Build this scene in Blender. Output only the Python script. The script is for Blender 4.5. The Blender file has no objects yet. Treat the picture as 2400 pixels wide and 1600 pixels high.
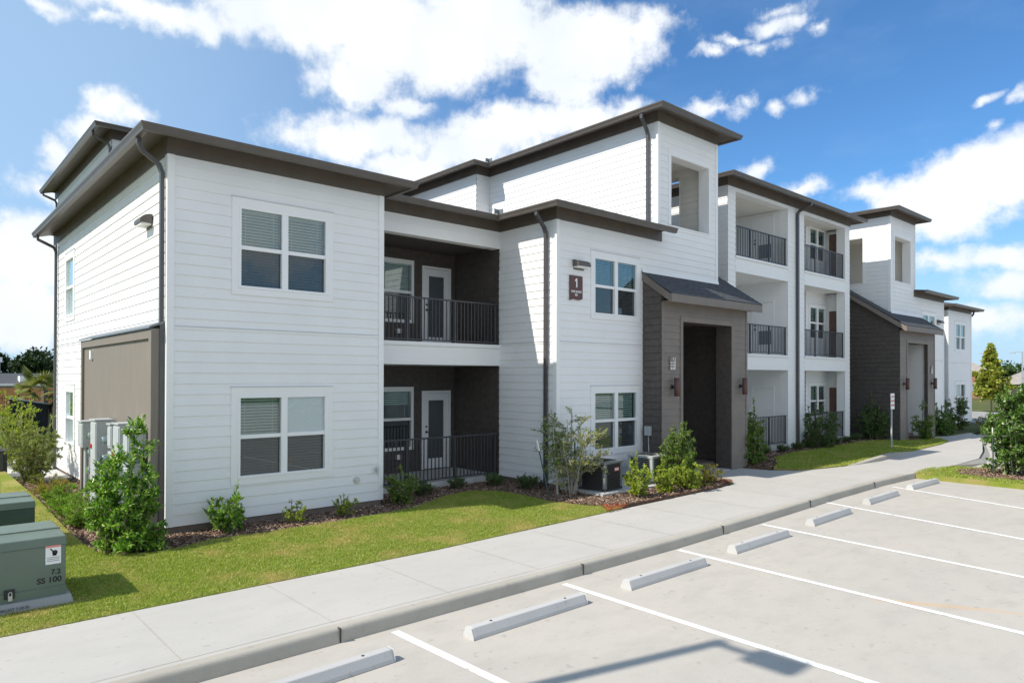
import bpy, math, random
import numpy as np
from mathutils import Vector, Matrix
R = math.radians
sc = bpy.context.scene
COL = sc.collection

# ------------------------------------------------------------------ camera
cam_d = bpy.data.cameras.new('camera'); cam = bpy.data.objects.new('camera', cam_d); COL.objects.link(cam)
yaw, pitch, roll = .728, .008, .002
fw = Vector((math.sin(yaw)*math.cos(pitch), math.cos(yaw)*math.cos(pitch), math.sin(pitch)))
r0 = Vector((math.cos(yaw), -math.sin(yaw), 0)); u0 = r0.cross(fw)
rr = r0*math.cos(roll)+u0*math.sin(roll); uu = -r0*math.sin(roll)+u0*math.cos(roll)
M = Matrix(((rr.x, uu.x, -fw.x, -3.449), (rr.y, uu.y, -fw.y, -12.594), (rr.z, uu.z, -fw.z, 2.719), (0, 0, 0, 1)))
cam.matrix_world = M
cam_d.sensor_width = 36; cam_d.lens = 36*1626.38/2400; cam_d.shift_y = 70.137/2400
cam_d.clip_start = .05; cam_d.clip_end = 3000
sc.camera = cam

# ------------------------------------------------------------------ sun, exposure
SUN = Vector((-1, .25, 1.03)).normalized()
sd = bpy.data.lights.new('sun', 'SUN'); sd.energy = 4.8; sd.angle = R(.55); sd.color = (1, .925, .82)
so = bpy.data.objects.new('sun', sd); COL.objects.link(so); so.location = (-20, 5, 25)
so.rotation_euler = SUN.to_track_quat('Z', 'Y').to_euler()
sc.view_settings.view_transform = 'Standard'; sc.view_settings.look = 'None'
sc.view_settings.exposure = 0.22; sc.view_settings.gamma = 1
sc.cycles.max_bounces = 7; sc.cycles.transparent_max_bounces = 12
try: sc.cycles.use_denoising = True
except Exception: pass

# ------------------------------------------------------------------ world: clear sky and cumulus
W = bpy.data.worlds.new('World'); sc.world = W; W.use_nodes = True
nt = W.node_tree; N = nt.nodes; L = nt.links
for n in list(N): N.remove(n)
def nd(t, **k):
    n = N.new(t)
    for a, b in k.items(): setattr(n, a, b)
    return n
def mth(op, a, b=None, c=None, clamp=False):
    n = nd('ShaderNodeMath', operation=op, use_clamp=clamp)
    for i, x in enumerate((a, b, c)):
        if x is None: continue
        if isinstance(x, (int, float)): n.inputs[i].default_value = x
        else: L.new(x, n.inputs[i])
    return n.outputs[0]
def vm(op, a, b=None):
    n = nd('ShaderNodeVectorMath', operation=op)
    for i, x in enumerate((a, b)):
        if x is None: continue
        if isinstance(x, tuple): n.inputs[i].default_value = x
        else: L.new(x, n.inputs[i])
    return n
sky = nd('ShaderNodeTexSky'); sky.sky_type = 'NISHITA'; sky.sun_disc = False
sky.sun_elevation = math.asin(SUN.z); sky.sun_rotation = math.atan2(SUN.x, SUN.y)
sky.altitude = 50; sky.air_density = 1.0; sky.dust_density = .6; sky.ozone_density = 2.5
tc = nd('ShaderNodeTexCoord')
sep = nd('ShaderNodeSeparateXYZ'); L.new(tc.outputs['Generated'], sep.inputs[0])
az = mth('ARCTAN2', sep.outputs[0], sep.outputs[1]); el = mth('ARCSINE', sep.outputs[2])
cmb = nd('ShaderNodeCombineXYZ'); L.new(az, cmb.inputs[0]); L.new(el, cmb.inputs[1])
def noise(vec, scale, detail, rough=.55, dist=0):
    n = nd('ShaderNodeTexNoise'); L.new(vec, n.inputs['Vector'])
    n.inputs['Scale'].default_value = scale; n.inputs['Detail'].default_value = detail
    n.inputs['Roughness'].default_value = rough; n.inputs['Distortion'].default_value = dist
    return n
warp = noise(cmb.outputs[0], 9, 7, .58)
w1 = vm('SUBTRACT', warp.outputs['Color'], (.5, .5, .5)); w2 = vm('MULTIPLY', w1.outputs[0], (.11, .075, 0))
pos = vm('ADD', cmb.outputs[0], w2.outputs[0]).outputs[0]
CLOUDS = [(0.471,0.47,0.193,0.057),(0.585,0.44,0.165,0.06),(0.507,0.393,0.066,0.039),(0.685,0.469,0.119,0.068),(0.83,0.442,0.13,0.055),(0.799,0.396,0.069,0.032),(0.916,0.457,0.049,0.03),(0.237,0.445,0.108,0.022),(0.298,0.445,0.062,0.019),(0.127,0.421,0.039,0.01),(0.199,0.423,0.021,0.009),(0.561,0.362,0.046,0.014),(0.513,0.32,0.128,0.034),(0.623,0.312,0.056,0.031),(0.592,0.29,0.074,0.026),(0.73,0.342,0.107,0.034),(0.824,0.354,0.106,0.026),(0.673,0.324,0.075,0.034),(0.898,0.358,0.055,0.016),(0.202,0.325,0.032,0.02),(0.183,0.299,0.028,0.024),(0.159,0.265,0.025,0.025),(0.223,0.32,0.029,0.015),(0.116,0.139,0.072,0.055),(0.108,0.073,0.067,0.046),(0.137,0.222,0.039,0.02),(1.096,0.447,0.029,0.016),(1.136,0.431,0.015,0.01),(1.011,0.416,0.023,0.006),(1.043,0.428,0.031,0.007),(1.082,0.418,0.025,0.007),(1.101,0.465,0.027,0.007),(1.04,0.368,0.021,0.009),(1.09,0.353,0.02,0.008),(1.134,0.355,0.023,0.012),(1.011,0.359,0.035,0.011),(1.326,0.327,0.017,0.005),(1.362,0.316,0.016,0.01),(1.324,0.294,0.012,0.009),(1.321,0.239,0.091,0.049),(1.263,0.227,0.079,0.032),(1.355,0.243,0.066,0.043),(1.29,0.198,0.067,0.031),(1.205,0.234,0.045,0.016),(1.123,0.243,0.032,0.014),(1.057,0.279,0.023,0.016),(1.334,0.142,0.081,0.02),(1.272,0.142,0.055,0.016),(1.355,0.11,0.062,0.02),(1.321,0.066,0.069,0.021),
 # unseen clouds, added and sized to whiten the ambient light, mirrored in windows
 (2.6,.55,.7,.22),(3.0,.25,.5,.12),(-2.6,.5,.7,.26),(-1.9,.25,.5,.14),(1.95,.5,.35,.2)]
acc = None
for (a, e, ra, re) in CLOUDS:
    d1 = vm('SUBTRACT', pos, (a, e, 0)); d2 = vm('MULTIPLY', d1.outputs[0], (1/(ra*1.12), 1/(re*1.12), 0))
    ln = vm('LENGTH', d2.outputs[0]).outputs['Value']
    k = min(1.0, .26+re*15)
    v = mth('MULTIPLY_ADD', ln, -k, k)
    acc = v if acc is None else mth('SMOOTH_MAX', acc, v, .12)
fine = noise(cmb.outputs[0], 26, 8, .62)
big = noise(cmb.outputs[0], 7, 4, .5)
dens = mth('ADD', acc, mth('MULTIPLY_ADD', fine.outputs[0], 1.0, -.47))
mask = nd('ShaderNodeMapRange', interpolation_type='SMOOTHSTEP'); L.new(dens, mask.inputs[0])
mask.inputs[1].default_value = -.03; mask.inputs[2].default_value = .48
# thin veil and pale horizon
veil = noise(vm('MULTIPLY', cmb.outputs[0], (1, 2.2, 1)).outputs[0], 5, 6, .6)
veilm = nd('ShaderNodeMapRange'); L.new(veil.outputs[0], veilm.inputs[0]); veilm.inputs[1].default_value = .48; veilm.inputs[2].default_value = .85
hz = nd('ShaderNodeMapRange', interpolation_type='SMOOTHSTEP'); L.new(el, hz.inputs[0]); hz.inputs[1].default_value = -.01; hz.inputs[2].default_value = .26
hz.inputs[3].default_value = .85; hz.inputs[4].default_value = 0
left = nd('ShaderNodeMapRange', interpolation_type='SMOOTHSTEP'); L.new(az, left.inputs[0]); left.inputs[1].default_value = .9; left.inputs[2].default_value = 0.05
left.inputs[3].default_value = 0.0; left.inputs[4].default_value = .62
pale = mth('MAXIMUM', mth('MAXIMUM', hz.outputs[0], left.outputs[0]), mth('MULTIPLY', veilm.outputs[0], .15), clamp=True)
sk = nd('ShaderNodeMix', data_type='RGBA', blend_type='MULTIPLY'); sk.inputs[0].default_value = 1
L.new(sky.outputs[0], sk.inputs[6]); sk.inputs[7].default_value = (.68, 1.12, 1.46, 1)
m1 = nd('ShaderNodeMix', data_type='RGBA'); L.new(pale, m1.inputs[0]); L.new(sk.outputs[2], m1.inputs[6]); m1.inputs[7].default_value = (4.7, 6.5, 8.4, 1)
ccol = nd('ShaderNodeMix', data_type='RGBA'); L.new(mth('MULTIPLY_ADD', big.outputs[0], 1.6, -.35, clamp=True), ccol.inputs[0])
ccol.inputs[6].default_value = (7.4, 8.0, 8.7, 1); ccol.inputs[7].default_value = (9.9, 10.0, 10.1, 1)
m2 = nd('ShaderNodeMix', data_type='RGBA'); L.new(mask.outputs[0], m2.inputs[0]); L.new(m1.outputs[2], m2.inputs[6]); L.new(ccol.outputs[2], m2.inputs[7])
bg = nd('ShaderNodeBackground'); L.new(m2.outputs[2], bg.inputs[0]); bg.inputs[1].default_value = .1
wo = nd('ShaderNodeOutputWorld'); L.new(bg.outputs[0], wo.inputs[0])

# ------------------------------------------------------------------ materials
MATS = {}
def newmat(name):
    m = bpy.data.materials.new(name); m.use_nodes = True; MATS[name] = m
    return m, m.node_tree.nodes, m.node_tree.links, m.node_tree.nodes['Principled BSDF']
def mat(name, col, rough=.6, var=.06, scale=6, metal=0, bump=0, bscale=60, spec=.4, col2=None, detail=5, stretch=None, lo=.3, hi=.7):
    m, n, l, p = newmat(name)
    p.inputs['Roughness'].default_value = rough; p.inputs['Metallic'].default_value = metal
    p.inputs['Specular IOR Level'].default_value = spec
    g = n.new('ShaderNodeNewGeometry'); src = g.outputs['Position']
    if stretch:
        mp = n.new('ShaderNodeVectorMath'); mp.operation = 'MULTIPLY'; mp.inputs[1].default_value = stretch
        l.new(src, mp.inputs[0]); src = mp.outputs[0]
    t = n.new('ShaderNodeTexNoise'); l.new(src, t.inputs['Vector']); t.inputs['Scale'].default_value = scale; t.inputs['Detail'].default_value = detail
    mr = n.new('ShaderNodeMapRange'); l.new(t.outputs[0], mr.inputs[0]); mr.inputs[1].default_value = lo; mr.inputs[2].default_value = hi
    mx = n.new('ShaderNodeMix'); mx.data_type = 'RGBA'; l.new(mr.outputs[0], mx.inputs[0])
    a = col2 if col2 else tuple(max(0, c*(1-var)) for c in col); b = col if col2 else tuple(min(1, c*(1+var)) for c in col)
    mx.inputs[6].default_value = (*a, 1); mx.inputs[7].default_value = (*b, 1)
    l.new(mx.outputs[2], p.inputs['Base Color'])
    if bump:
        t2 = n.new('ShaderNodeTexNoise'); l.new(g.outputs['Position'], t2.inputs['Vector']); t2.inputs['Scale'].default_value = bscale; t2.inputs['Detail'].default_value = 6
        bp = n.new('ShaderNodeBump'); bp.inputs['Strength'].default_value = bump; bp.inputs['Distance'].default_value = .02
        l.new(t2.outputs[0], bp.inputs['Height']); l.new(bp.outputs[0], p.inputs['Normal'])
    return m
mat('white_siding', (.80, .80, .795), .55, .025, 1.5, bump=.12, bscale=35)
mat('white_trim', (.82, .82, .81), .45, .015, 3)
mat('storey_line', (.56, .57, .58), .5, .05, 3)
mat('vinyl_white', (.83, .83, .83), .35, .01, 3)
mat('cream_wall', (.74, .72, .66), .7, .03, 2)
mat('taupe_panel', (.205, .178, .15), .6, .07, 3, bump=.08, stretch=(6, 6, .6))
mat('taupe_siding', (.195, .168, .146), .6, .08, 2.5, bump=.1, bscale=40)
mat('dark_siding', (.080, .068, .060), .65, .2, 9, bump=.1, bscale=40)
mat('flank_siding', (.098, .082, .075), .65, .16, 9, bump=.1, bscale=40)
mat('bronze_trim', (.115, .096, .08), .5, .12, 3)
mat('bronze_metal', (.10, .087, .076), .38, .08, 4, spec=.5)
mat('downspout_metal', (.075, .072, .072), .35, .1, 4, spec=.5)
mat('foundation', (.17, .135, .11), .85, .15, 8, bump=.2)
mat('flashing', (.16, .18, .20), .35, .06, 4, spec=.6)
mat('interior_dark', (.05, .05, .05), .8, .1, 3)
mat('interior_wall', (.30, .29, .27), .8, .05, 3)
mat('blind', (.78, .76, .70), .5, .03, 3)
mat('rail_metal', (.052, .053, .057), .4, .1, 5, spec=.5)
mat('door_white', (.82, .82, .82), .35, .01, 3)
mat('door_brown', (.16, .09, .07), .5, .1, 3)
mat('door_dark', (.022, .026, .036), .4, .1, 3)
mat('grey_panel', (.16, .17, .19), .5, .06, 3)
mat('hardware', (.015, .015, .015), .35, .05, 5, spec=.5)
mat('steel', (.55, .56, .58), .35, .06, 8, metal=.7)
mat('meter_grey', (.44, .47, .47), .45, .05, 5, spec=.5)
mat('meter_dark', (.25, .29, .30), .45, .05, 5)
mat('red_plastic', (.45, .02, .03), .4, .1, 8)
mat('transformer_green', (.125, .165, .125), .42, .07, 3, spec=.5, bump=.05)
mat('transformer_dark', (.035, .065, .05), .42, .1, 3, spec=.5)
mat('white_paint', (.82, .82, .81), .5, .03, 6)
mat('stripe_paint', (.84, .84, .82), .6, .05, 16, bump=.1, col2=(.55, .53, .49), lo=.30, hi=.44)
mat('black_ink', (.02, .02, .02), .6, .05, 6)
mat('pink_ink', (.75, .28, .24), .6, .05, 6)
mat('sign_brown', (.11, .055, .047), .5, .08, 6)
mat('sign_white', (.85, .85, .85), .5, .01, 6)
mat('ac_grey', (.17, .18, .175), .45, .08, 6, spec=.5)
mat('ac_light', (.40, .42, .41), .45, .05, 6, spec=.5)
mat('ac_dark', (.045, .043, .043), .55, .1, 6)
mat('bark', (.19, .15, .115), .9, .3, 25, bump=.4, bscale=60)
mat('pale_bark', (.38, .33, .27), .9, .2, 25, bump=.3, bscale=60)
mat('stake_green', (.05, .085, .075), .5, .1, 8)
mat('stake_tip', (.75, .75, .75), .5, .05, 8)
mat('wood_fence', (.52, .23, .085), .8, .25, 2.5, stretch=(8, 8, .5))
mat('fence_black', (.02, .02, .021), .5, .1, 5)
mat('fence_screen', (.03, .03, .031), .95, .3, 3, spec=.05)
mat('brick_far', (.33, .17, .12), .85, .2, 4)
mat('tan_roof', (.33, .295, .265), .9, .12, 2)
mat('grey_roof', (.085, .09, .10), .95, .3, 14, bump=.4, bscale=90, spec=.15)
mat('pale_wall', (.62, .63, .63), .8, .05, 1)
mat('far_dark', (.06, .055, .05), .8, .2, 1)

def concrete(name, col, warm, stain=.35, rust=None):
    m, n, l, p = newmat(name)
    p.inputs['Roughness'].default_value = .85; p.inputs['Specular IOR Level'].default_value = .25
    g = n.new('ShaderNodeNewGeometry')
    def nz(scale, det, rough=.55, st=None):
        src = g.outputs['Position']
        if st:
            v = n.new('ShaderNodeVectorMath'); v.operation = 'MULTIPLY'; v.inputs[1].default_value = st; l.new(src, v.inputs[0]); src = v.outputs[0]
        t = n.new('ShaderNodeTexNoise'); l.new(src, t.inputs['Vector']); t.inputs['Scale'].default_value = scale; t.inputs['Detail'].default_value = det; t.inputs['Roughness'].default_value = rough
        return t.outputs[0]
    def rng(x, a, b, c=0, d=1):
        r = n.new('ShaderNodeMapRange'); l.new(x, r.inputs[0])
        for i, q in enumerate((a, b, c, d)): r.inputs[i+1].default_value = q
        return r.outputs[0]
    def mixc(f, a, b, mode='MIX'):
        x = n.new('ShaderNodeMix'); x.data_type = 'RGBA'; x.blend_type = mode
        if isinstance(f, float): x.inputs[0].default_value = f
        else: l.new(f, x.inputs[0])
        for i, q in ((6, a), (7, b)):
            if isinstance(q, tuple): x.inputs[i].default_value = (*q, 1)
            else: l.new(q, x.inputs[i])
        return x.outputs[2]
    c = mixc(rng(nz(.35, 4), .35, .65), col, warm)
    c = mixc(rng(nz(1.6, 7, .65, (1, 1.9, 1)), .46, .78, 0, stain), c, tuple(q*.74 for q in col))
    c = mixc(rng(nz(70, 3), .3, .75, 0, .22), c, tuple(q*.72 for q in col))
    c = mixc(rng(nz(9, 2, .5), .66, .74, 0, .32), c, (.22, .20, .18))
    c = mixc(rng(nz(2.1, 6, .7, (.6, 1.5, 1)), .62, .72, 0, .25), c, tuple(min(1, q*1.12) for q in col))
    if rust:                                    # a long rust run-off stain on the slab
        (ax, ay), (bx, by), wdt = rust
        d = Vector((bx-ax, by-ay)); ln = d.length; d /= ln
        sp = n.new('ShaderNodeSeparateXYZ'); l.new(g.outputs['Position'], sp.inputs[0])
        def mm(op, a, b):
            x = n.new('ShaderNodeMath'); x.operation = op
            for i, q in enumerate((a, b)):
                if isinstance(q, (int, float)): x.inputs[i].default_value = q
                else: l.new(q, x.inputs[i])
            return x.outputs[0]
        X = mm('SUBTRACT', sp.outputs[0], ax); Y = mm('SUBTRACT', sp.outputs[1], ay)
        t = mm('ADD', mm('MULTIPLY', X, d.x), mm('MULTIPLY', Y, d.y)); s = mm('ADD', mm('MULTIPLY', X, -d.y), mm('MULTIPLY', Y, d.x))
        s = mm('ADD', s, mm('MULTIPLY', mm('SUBTRACT', nz(1.7, 4), .5), .16))
        across = rng(mm('ABSOLUTE', s, 0), 0, wdt, 1, 0)
        along = mm('MULTIPLY', rng(t, 0, .35), rng(t, ln*.25, ln, 1, 0))
        c = mixc(mm('MULTIPLY', mm('MULTIPLY', across, along), .55), c, (.62, .36, .13))
    l.new(c, p.inputs['Base Color'])
    b = n.new('ShaderNodeBump'); b.inputs['Strength'].default_value = .25; b.inputs['Distance'].default_value = .01
    l.new(nz(45, 8, .7), b.inputs['Height']); l.new(b.outputs[0], p.inputs['Normal'])
concrete('lot_concrete', (.455, .43, .385), (.495, .46, .405), .5, ((6.0, -8.9), (7.3, -11.2), .10))
concrete('walk_concrete', (.46, .445, .41), (.50, .48, .445), .3)
concrete('kerb_concrete', (.40, .375, .32), (.46, .43, .37), .6)
concrete('stop_concrete', (.46, .455, .445), (.53, .525, .51), .25)
concrete('pad_concrete', (.50, .49, .47), (.56, .55, .53), .4)
concrete('precast', (.33, .33, .33), (.39, .385, .38), .5)

def ground_mat(name, cols, scales, bump=.5):
    m, n, l, p = newmat(name); p.inputs['Roughness'].default_value = .95; p.inputs['Specular IOR Level'].default_value = .1
    g = n.new('ShaderNodeNewGeometry'); cur = None
    for i, c in enumerate(cols):
        if cur is None: cur = (*c, 1); continue
        t = n.new('ShaderNodeTexNoise'); l.new(g.outputs['Position'], t.inputs['Vector']); t.inputs['Scale'].default_value = scales[i-1]; t.inputs['Detail'].default_value = 6; t.inputs['Roughness'].default_value = .65
        r = n.new('ShaderNodeMapRange'); l.new(t.outputs[0], r.inputs[0]); r.inputs[1].default_value = .42; r.inputs[2].default_value = .62
        x = n.new('ShaderNodeMix'); x.data_type = 'RGBA'; l.new(r.outputs[0], x.inputs[0]); x.inputs[7].default_value = (*c, 1)
        if isinstance(cur, tuple): x.inputs[6].default_value = cur
        else: l.new(cur, x.inputs[6])
        cur = x.outputs[2]
    l.new(cur, p.inputs['Base Color'])
    t = n.new('ShaderNodeTexNoise'); l.new(g.outputs['Position'], t.inputs['Vector']); t.inputs['Scale'].default_value = 40; t.inputs['Detail'].default_value = 8
    b = n.new('ShaderNodeBump'); b.inputs['Strength'].default_value = bump; b.inputs['Distance'].default_value = .03; l.new(t.outputs[0], b.inputs['Height']); l.new(b.outputs[0], p.inputs['Normal'])
ground_mat('field', [(.10, .12, .04), (.17, .16, .07), (.07, .09, .03)], [.3, 1.2])
ground_mat('turf', [(.20, .25, .035), (.26, .28, .06), (.17, .22, .035), (.34, .27, .11)], [.9, 5, .55])
ground_mat('mulch_base', [(.15, .095, .065), (.24, .16, .115), (.09, .056, .04)], [12, 30], 1)
ground_mat('road', [(.30, .30, .29), (.36, .35, .33)], [.5])

def island_mat(name, stops, trans=.0, rough=.5, spec=.3, tcol=None, patch=None):
    """leaf / blade / chip material: each loose leaf takes its own tone"""
    m, n, l, p = newmat(name); p.inputs['Roughness'].default_value = rough; p.inputs['Specular IOR Level'].default_value = spec
    g = n.new('ShaderNodeNewGeometry'); rp = n.new('ShaderNodeValToRGB'); l.new(g.outputs['Random Per Island'], rp.inputs[0])
    e = rp.color_ramp.elements
    while len(e) < len(stops): e.new(.5)
    for i, c in enumerate(stops): e[i].position = i/(len(stops)-1); e[i].color = (*c, 1)
    cur = rp.outputs[0]
    if patch:                                   # broad dry / lush patches
        t = n.new('ShaderNodeTexNoise'); l.new(g.outputs['Position'], t.inputs['Vector']); t.inputs['Scale'].default_value = patch[0]; t.inputs['Detail'].default_value = 5
        r = n.new('ShaderNodeMapRange'); l.new(t.outputs[0], r.inputs[0]); r.inputs[1].default_value = patch[1]; r.inputs[2].default_value = patch[2]; r.inputs[4].default_value = patch[4]
        x = n.new('ShaderNodeMix'); x.data_type = 'RGBA'; l.new(r.outputs[0], x.inputs[0]); l.new(cur, x.inputs[6]); x.inputs[7].default_value = (*patch[3], 1); cur = x.outputs[2]
    l.new(cur, p.inputs['Base Color'])
    if trans:
        tr = n.new('ShaderNodeBsdfTranslucent'); h = n.new('ShaderNodeMix'); h.data_type = 'RGBA'; h.blend_type = 'MULTIPLY'; h.inputs[0].default_value = 1
        l.new(cur, h.inputs[6]); h.inputs[7].default_value = (*(tcol or (1.5, 1.6, .7)), 1); l.new(h.outputs[2], tr.inputs[0])
        mx = n.new('ShaderNodeMixShader'); mx.inputs[0].default_value = trans; l.new(p.outputs[0], mx.inputs[1]); l.new(tr.outputs[0], mx.inputs[2])
        l.new(mx.outputs[0], n['Material Output'].inputs[0])
island_mat('leaf_gloss', [(.04, .11, .012), (.09, .23, .02), (.17, .35, .035), (.30, .48, .07), (.48, .60, .20)], .3, .26, .6, (1.25, 1.3, .6))
island_mat('leaf_mid', [(.07, .13, .025), (.14, .23, .04), (.24, .34, .07)], .3, .4, .4)
island_mat('leaf_lime', [(.16, .25, .025), (.29, .37, .04), (.42, .46, .07)], .3, .45, .3)
island_mat('leaf_dark', [(.04, .09, .02), (.08, .15, .035), (.14, .23, .06)], .2, .4, .35)
island_mat('leaf_oak', [(.11, .16, .035), (.19, .25, .055), (.28, .33, .09), (.36, .34, .14)], .3, .45, .35)
island_mat('leaf_holly', [(.035, .085, .016), (.08, .17, .03), (.15, .28, .055), (.28, .40, .11)], .25, .28, .5)
island_mat('leaf_juniper', [(.13, .25, .03), (.22, .38, .045), (.32, .48, .08)], .3, .6, .2)
island_mat('leaf_yellow', [(.22, .28, .03), (.38, .38, .05), (.40, .26, .07), (.2, .28, .04)], .3, .45, .3)
island_mat('leaf_young', [(.15, .22, .03), (.28, .35, .05), (.42, .45, .09), (.40, .33, .09), (.2, .28, .04)], .3, .45, .3)
island_mat('leaf_far_green', [(.04, .075, .025), (.07, .12, .04), (.11, .17, .06)], .2, .6, .2)
island_mat('leaf_far', [(.018, .036, .016), (.028, .052, .020), (.042, .072, .026)], .15, .6, .2)
island_mat('leaf_palm', [(.10, .14, .03), (.17, .20, .05), (.30, .27, .11)], .25, .45, .3)
island_mat('grass_blade', [(.15, .24, .025), (.24, .33, .035), (.34, .40, .07), (.56, .54, .24)], .3, .5, .2, (1.3, 1.4, .6), (1.1, .50, .70, (.50, .42, .17), .8))
island_mat('mulch_chip', [(.08, .05, .034), (.20, .125, .09), (.34, .235, .17), (.50, .39, .30)], 0, .9, .1)
island_mat('red_chip', [(.30, .07, .03), (.42, .12, .06), (.25, .09, .05)], 0, .9, .1)

def glass_mat(name, refl, tint, dark=None, rough=.0, film=False):
    m, n, l, p = newmat(name); n.remove(p)
    gl = n.new('ShaderNodeBsdfGlossy'); gl.inputs['Roughness'].default_value = rough; gl.inputs[0].default_value = (.9, 1, 1, 1)
    tr = n.new('ShaderNodeBsdfTransparent'); tr.inputs[0].default_value = (*tint, 1)
    base = tr.outputs[0]
    if dark:                                    # insect screen mesh over the sash
        df = n.new('ShaderNodeBsdfDiffuse'); df.inputs[0].default_value = (*dark[0], 1)
        mx = n.new('ShaderNodeMixShader'); mx.inputs[0].default_value = dark[1]; l.new(base, mx.inputs[1]); l.new(df.outputs[0], mx.inputs[2]); base = mx.outputs[0]
    fr = n.new('ShaderNodeFresnel'); fr.inputs[0].default_value = 1.5
    mr = n.new('ShaderNodeMath'); mr.operation = 'MULTIPLY_ADD'; mr.inputs[1].default_value = 1.3; mr.inputs[2].default_value = refl; mr.use_clamp = True; l.new(fr.outputs[0], mr.inputs[0])
    mx = n.new('ShaderNodeMixShader'); l.new(mr.outputs[0], mx.inputs[0]); l.new(base, mx.inputs[1]); l.new(gl.outputs[0], mx.inputs[2])
    if film:
        g = n.new('ShaderNodeNewGeometry'); t = n.new('ShaderNodeTexNoise'); l.new(g.outputs['Position'], t.inputs['Vector']); t.inputs['Scale'].default_value = 7; t.inputs['Detail'].default_value = 3; t.inputs['Distortion'].default_value = 1.5
        b = n.new('ShaderNodeBump'); b.inputs['Strength'].default_value = .5; b.inputs['Distance'].default_value = .03; l.new(t.outputs[0], b.inputs['Height']); l.new(b.outputs[0], gl.inputs['Normal'])
        if dark: l.new(b.outputs[0], df.inputs['Normal'])
    l.new(mx.outputs[0], n['Material Output'].inputs[0])
glass_mat('glass', .10, (.62, .80, .80))
glass_mat('glass_screen', .02, (.36, .42, .45), ((.07, .075, .085), .35))
glass_mat('glass_film', .12, (.6, .7, .72), ((.62, .70, .72), .62), .12, True)
glass_mat('door_glass', .05, (.35, .4, .42), ((.20, .22, .24), .45))
glass_mat('meter_glass', .15, (.9, .95, .95))

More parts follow.
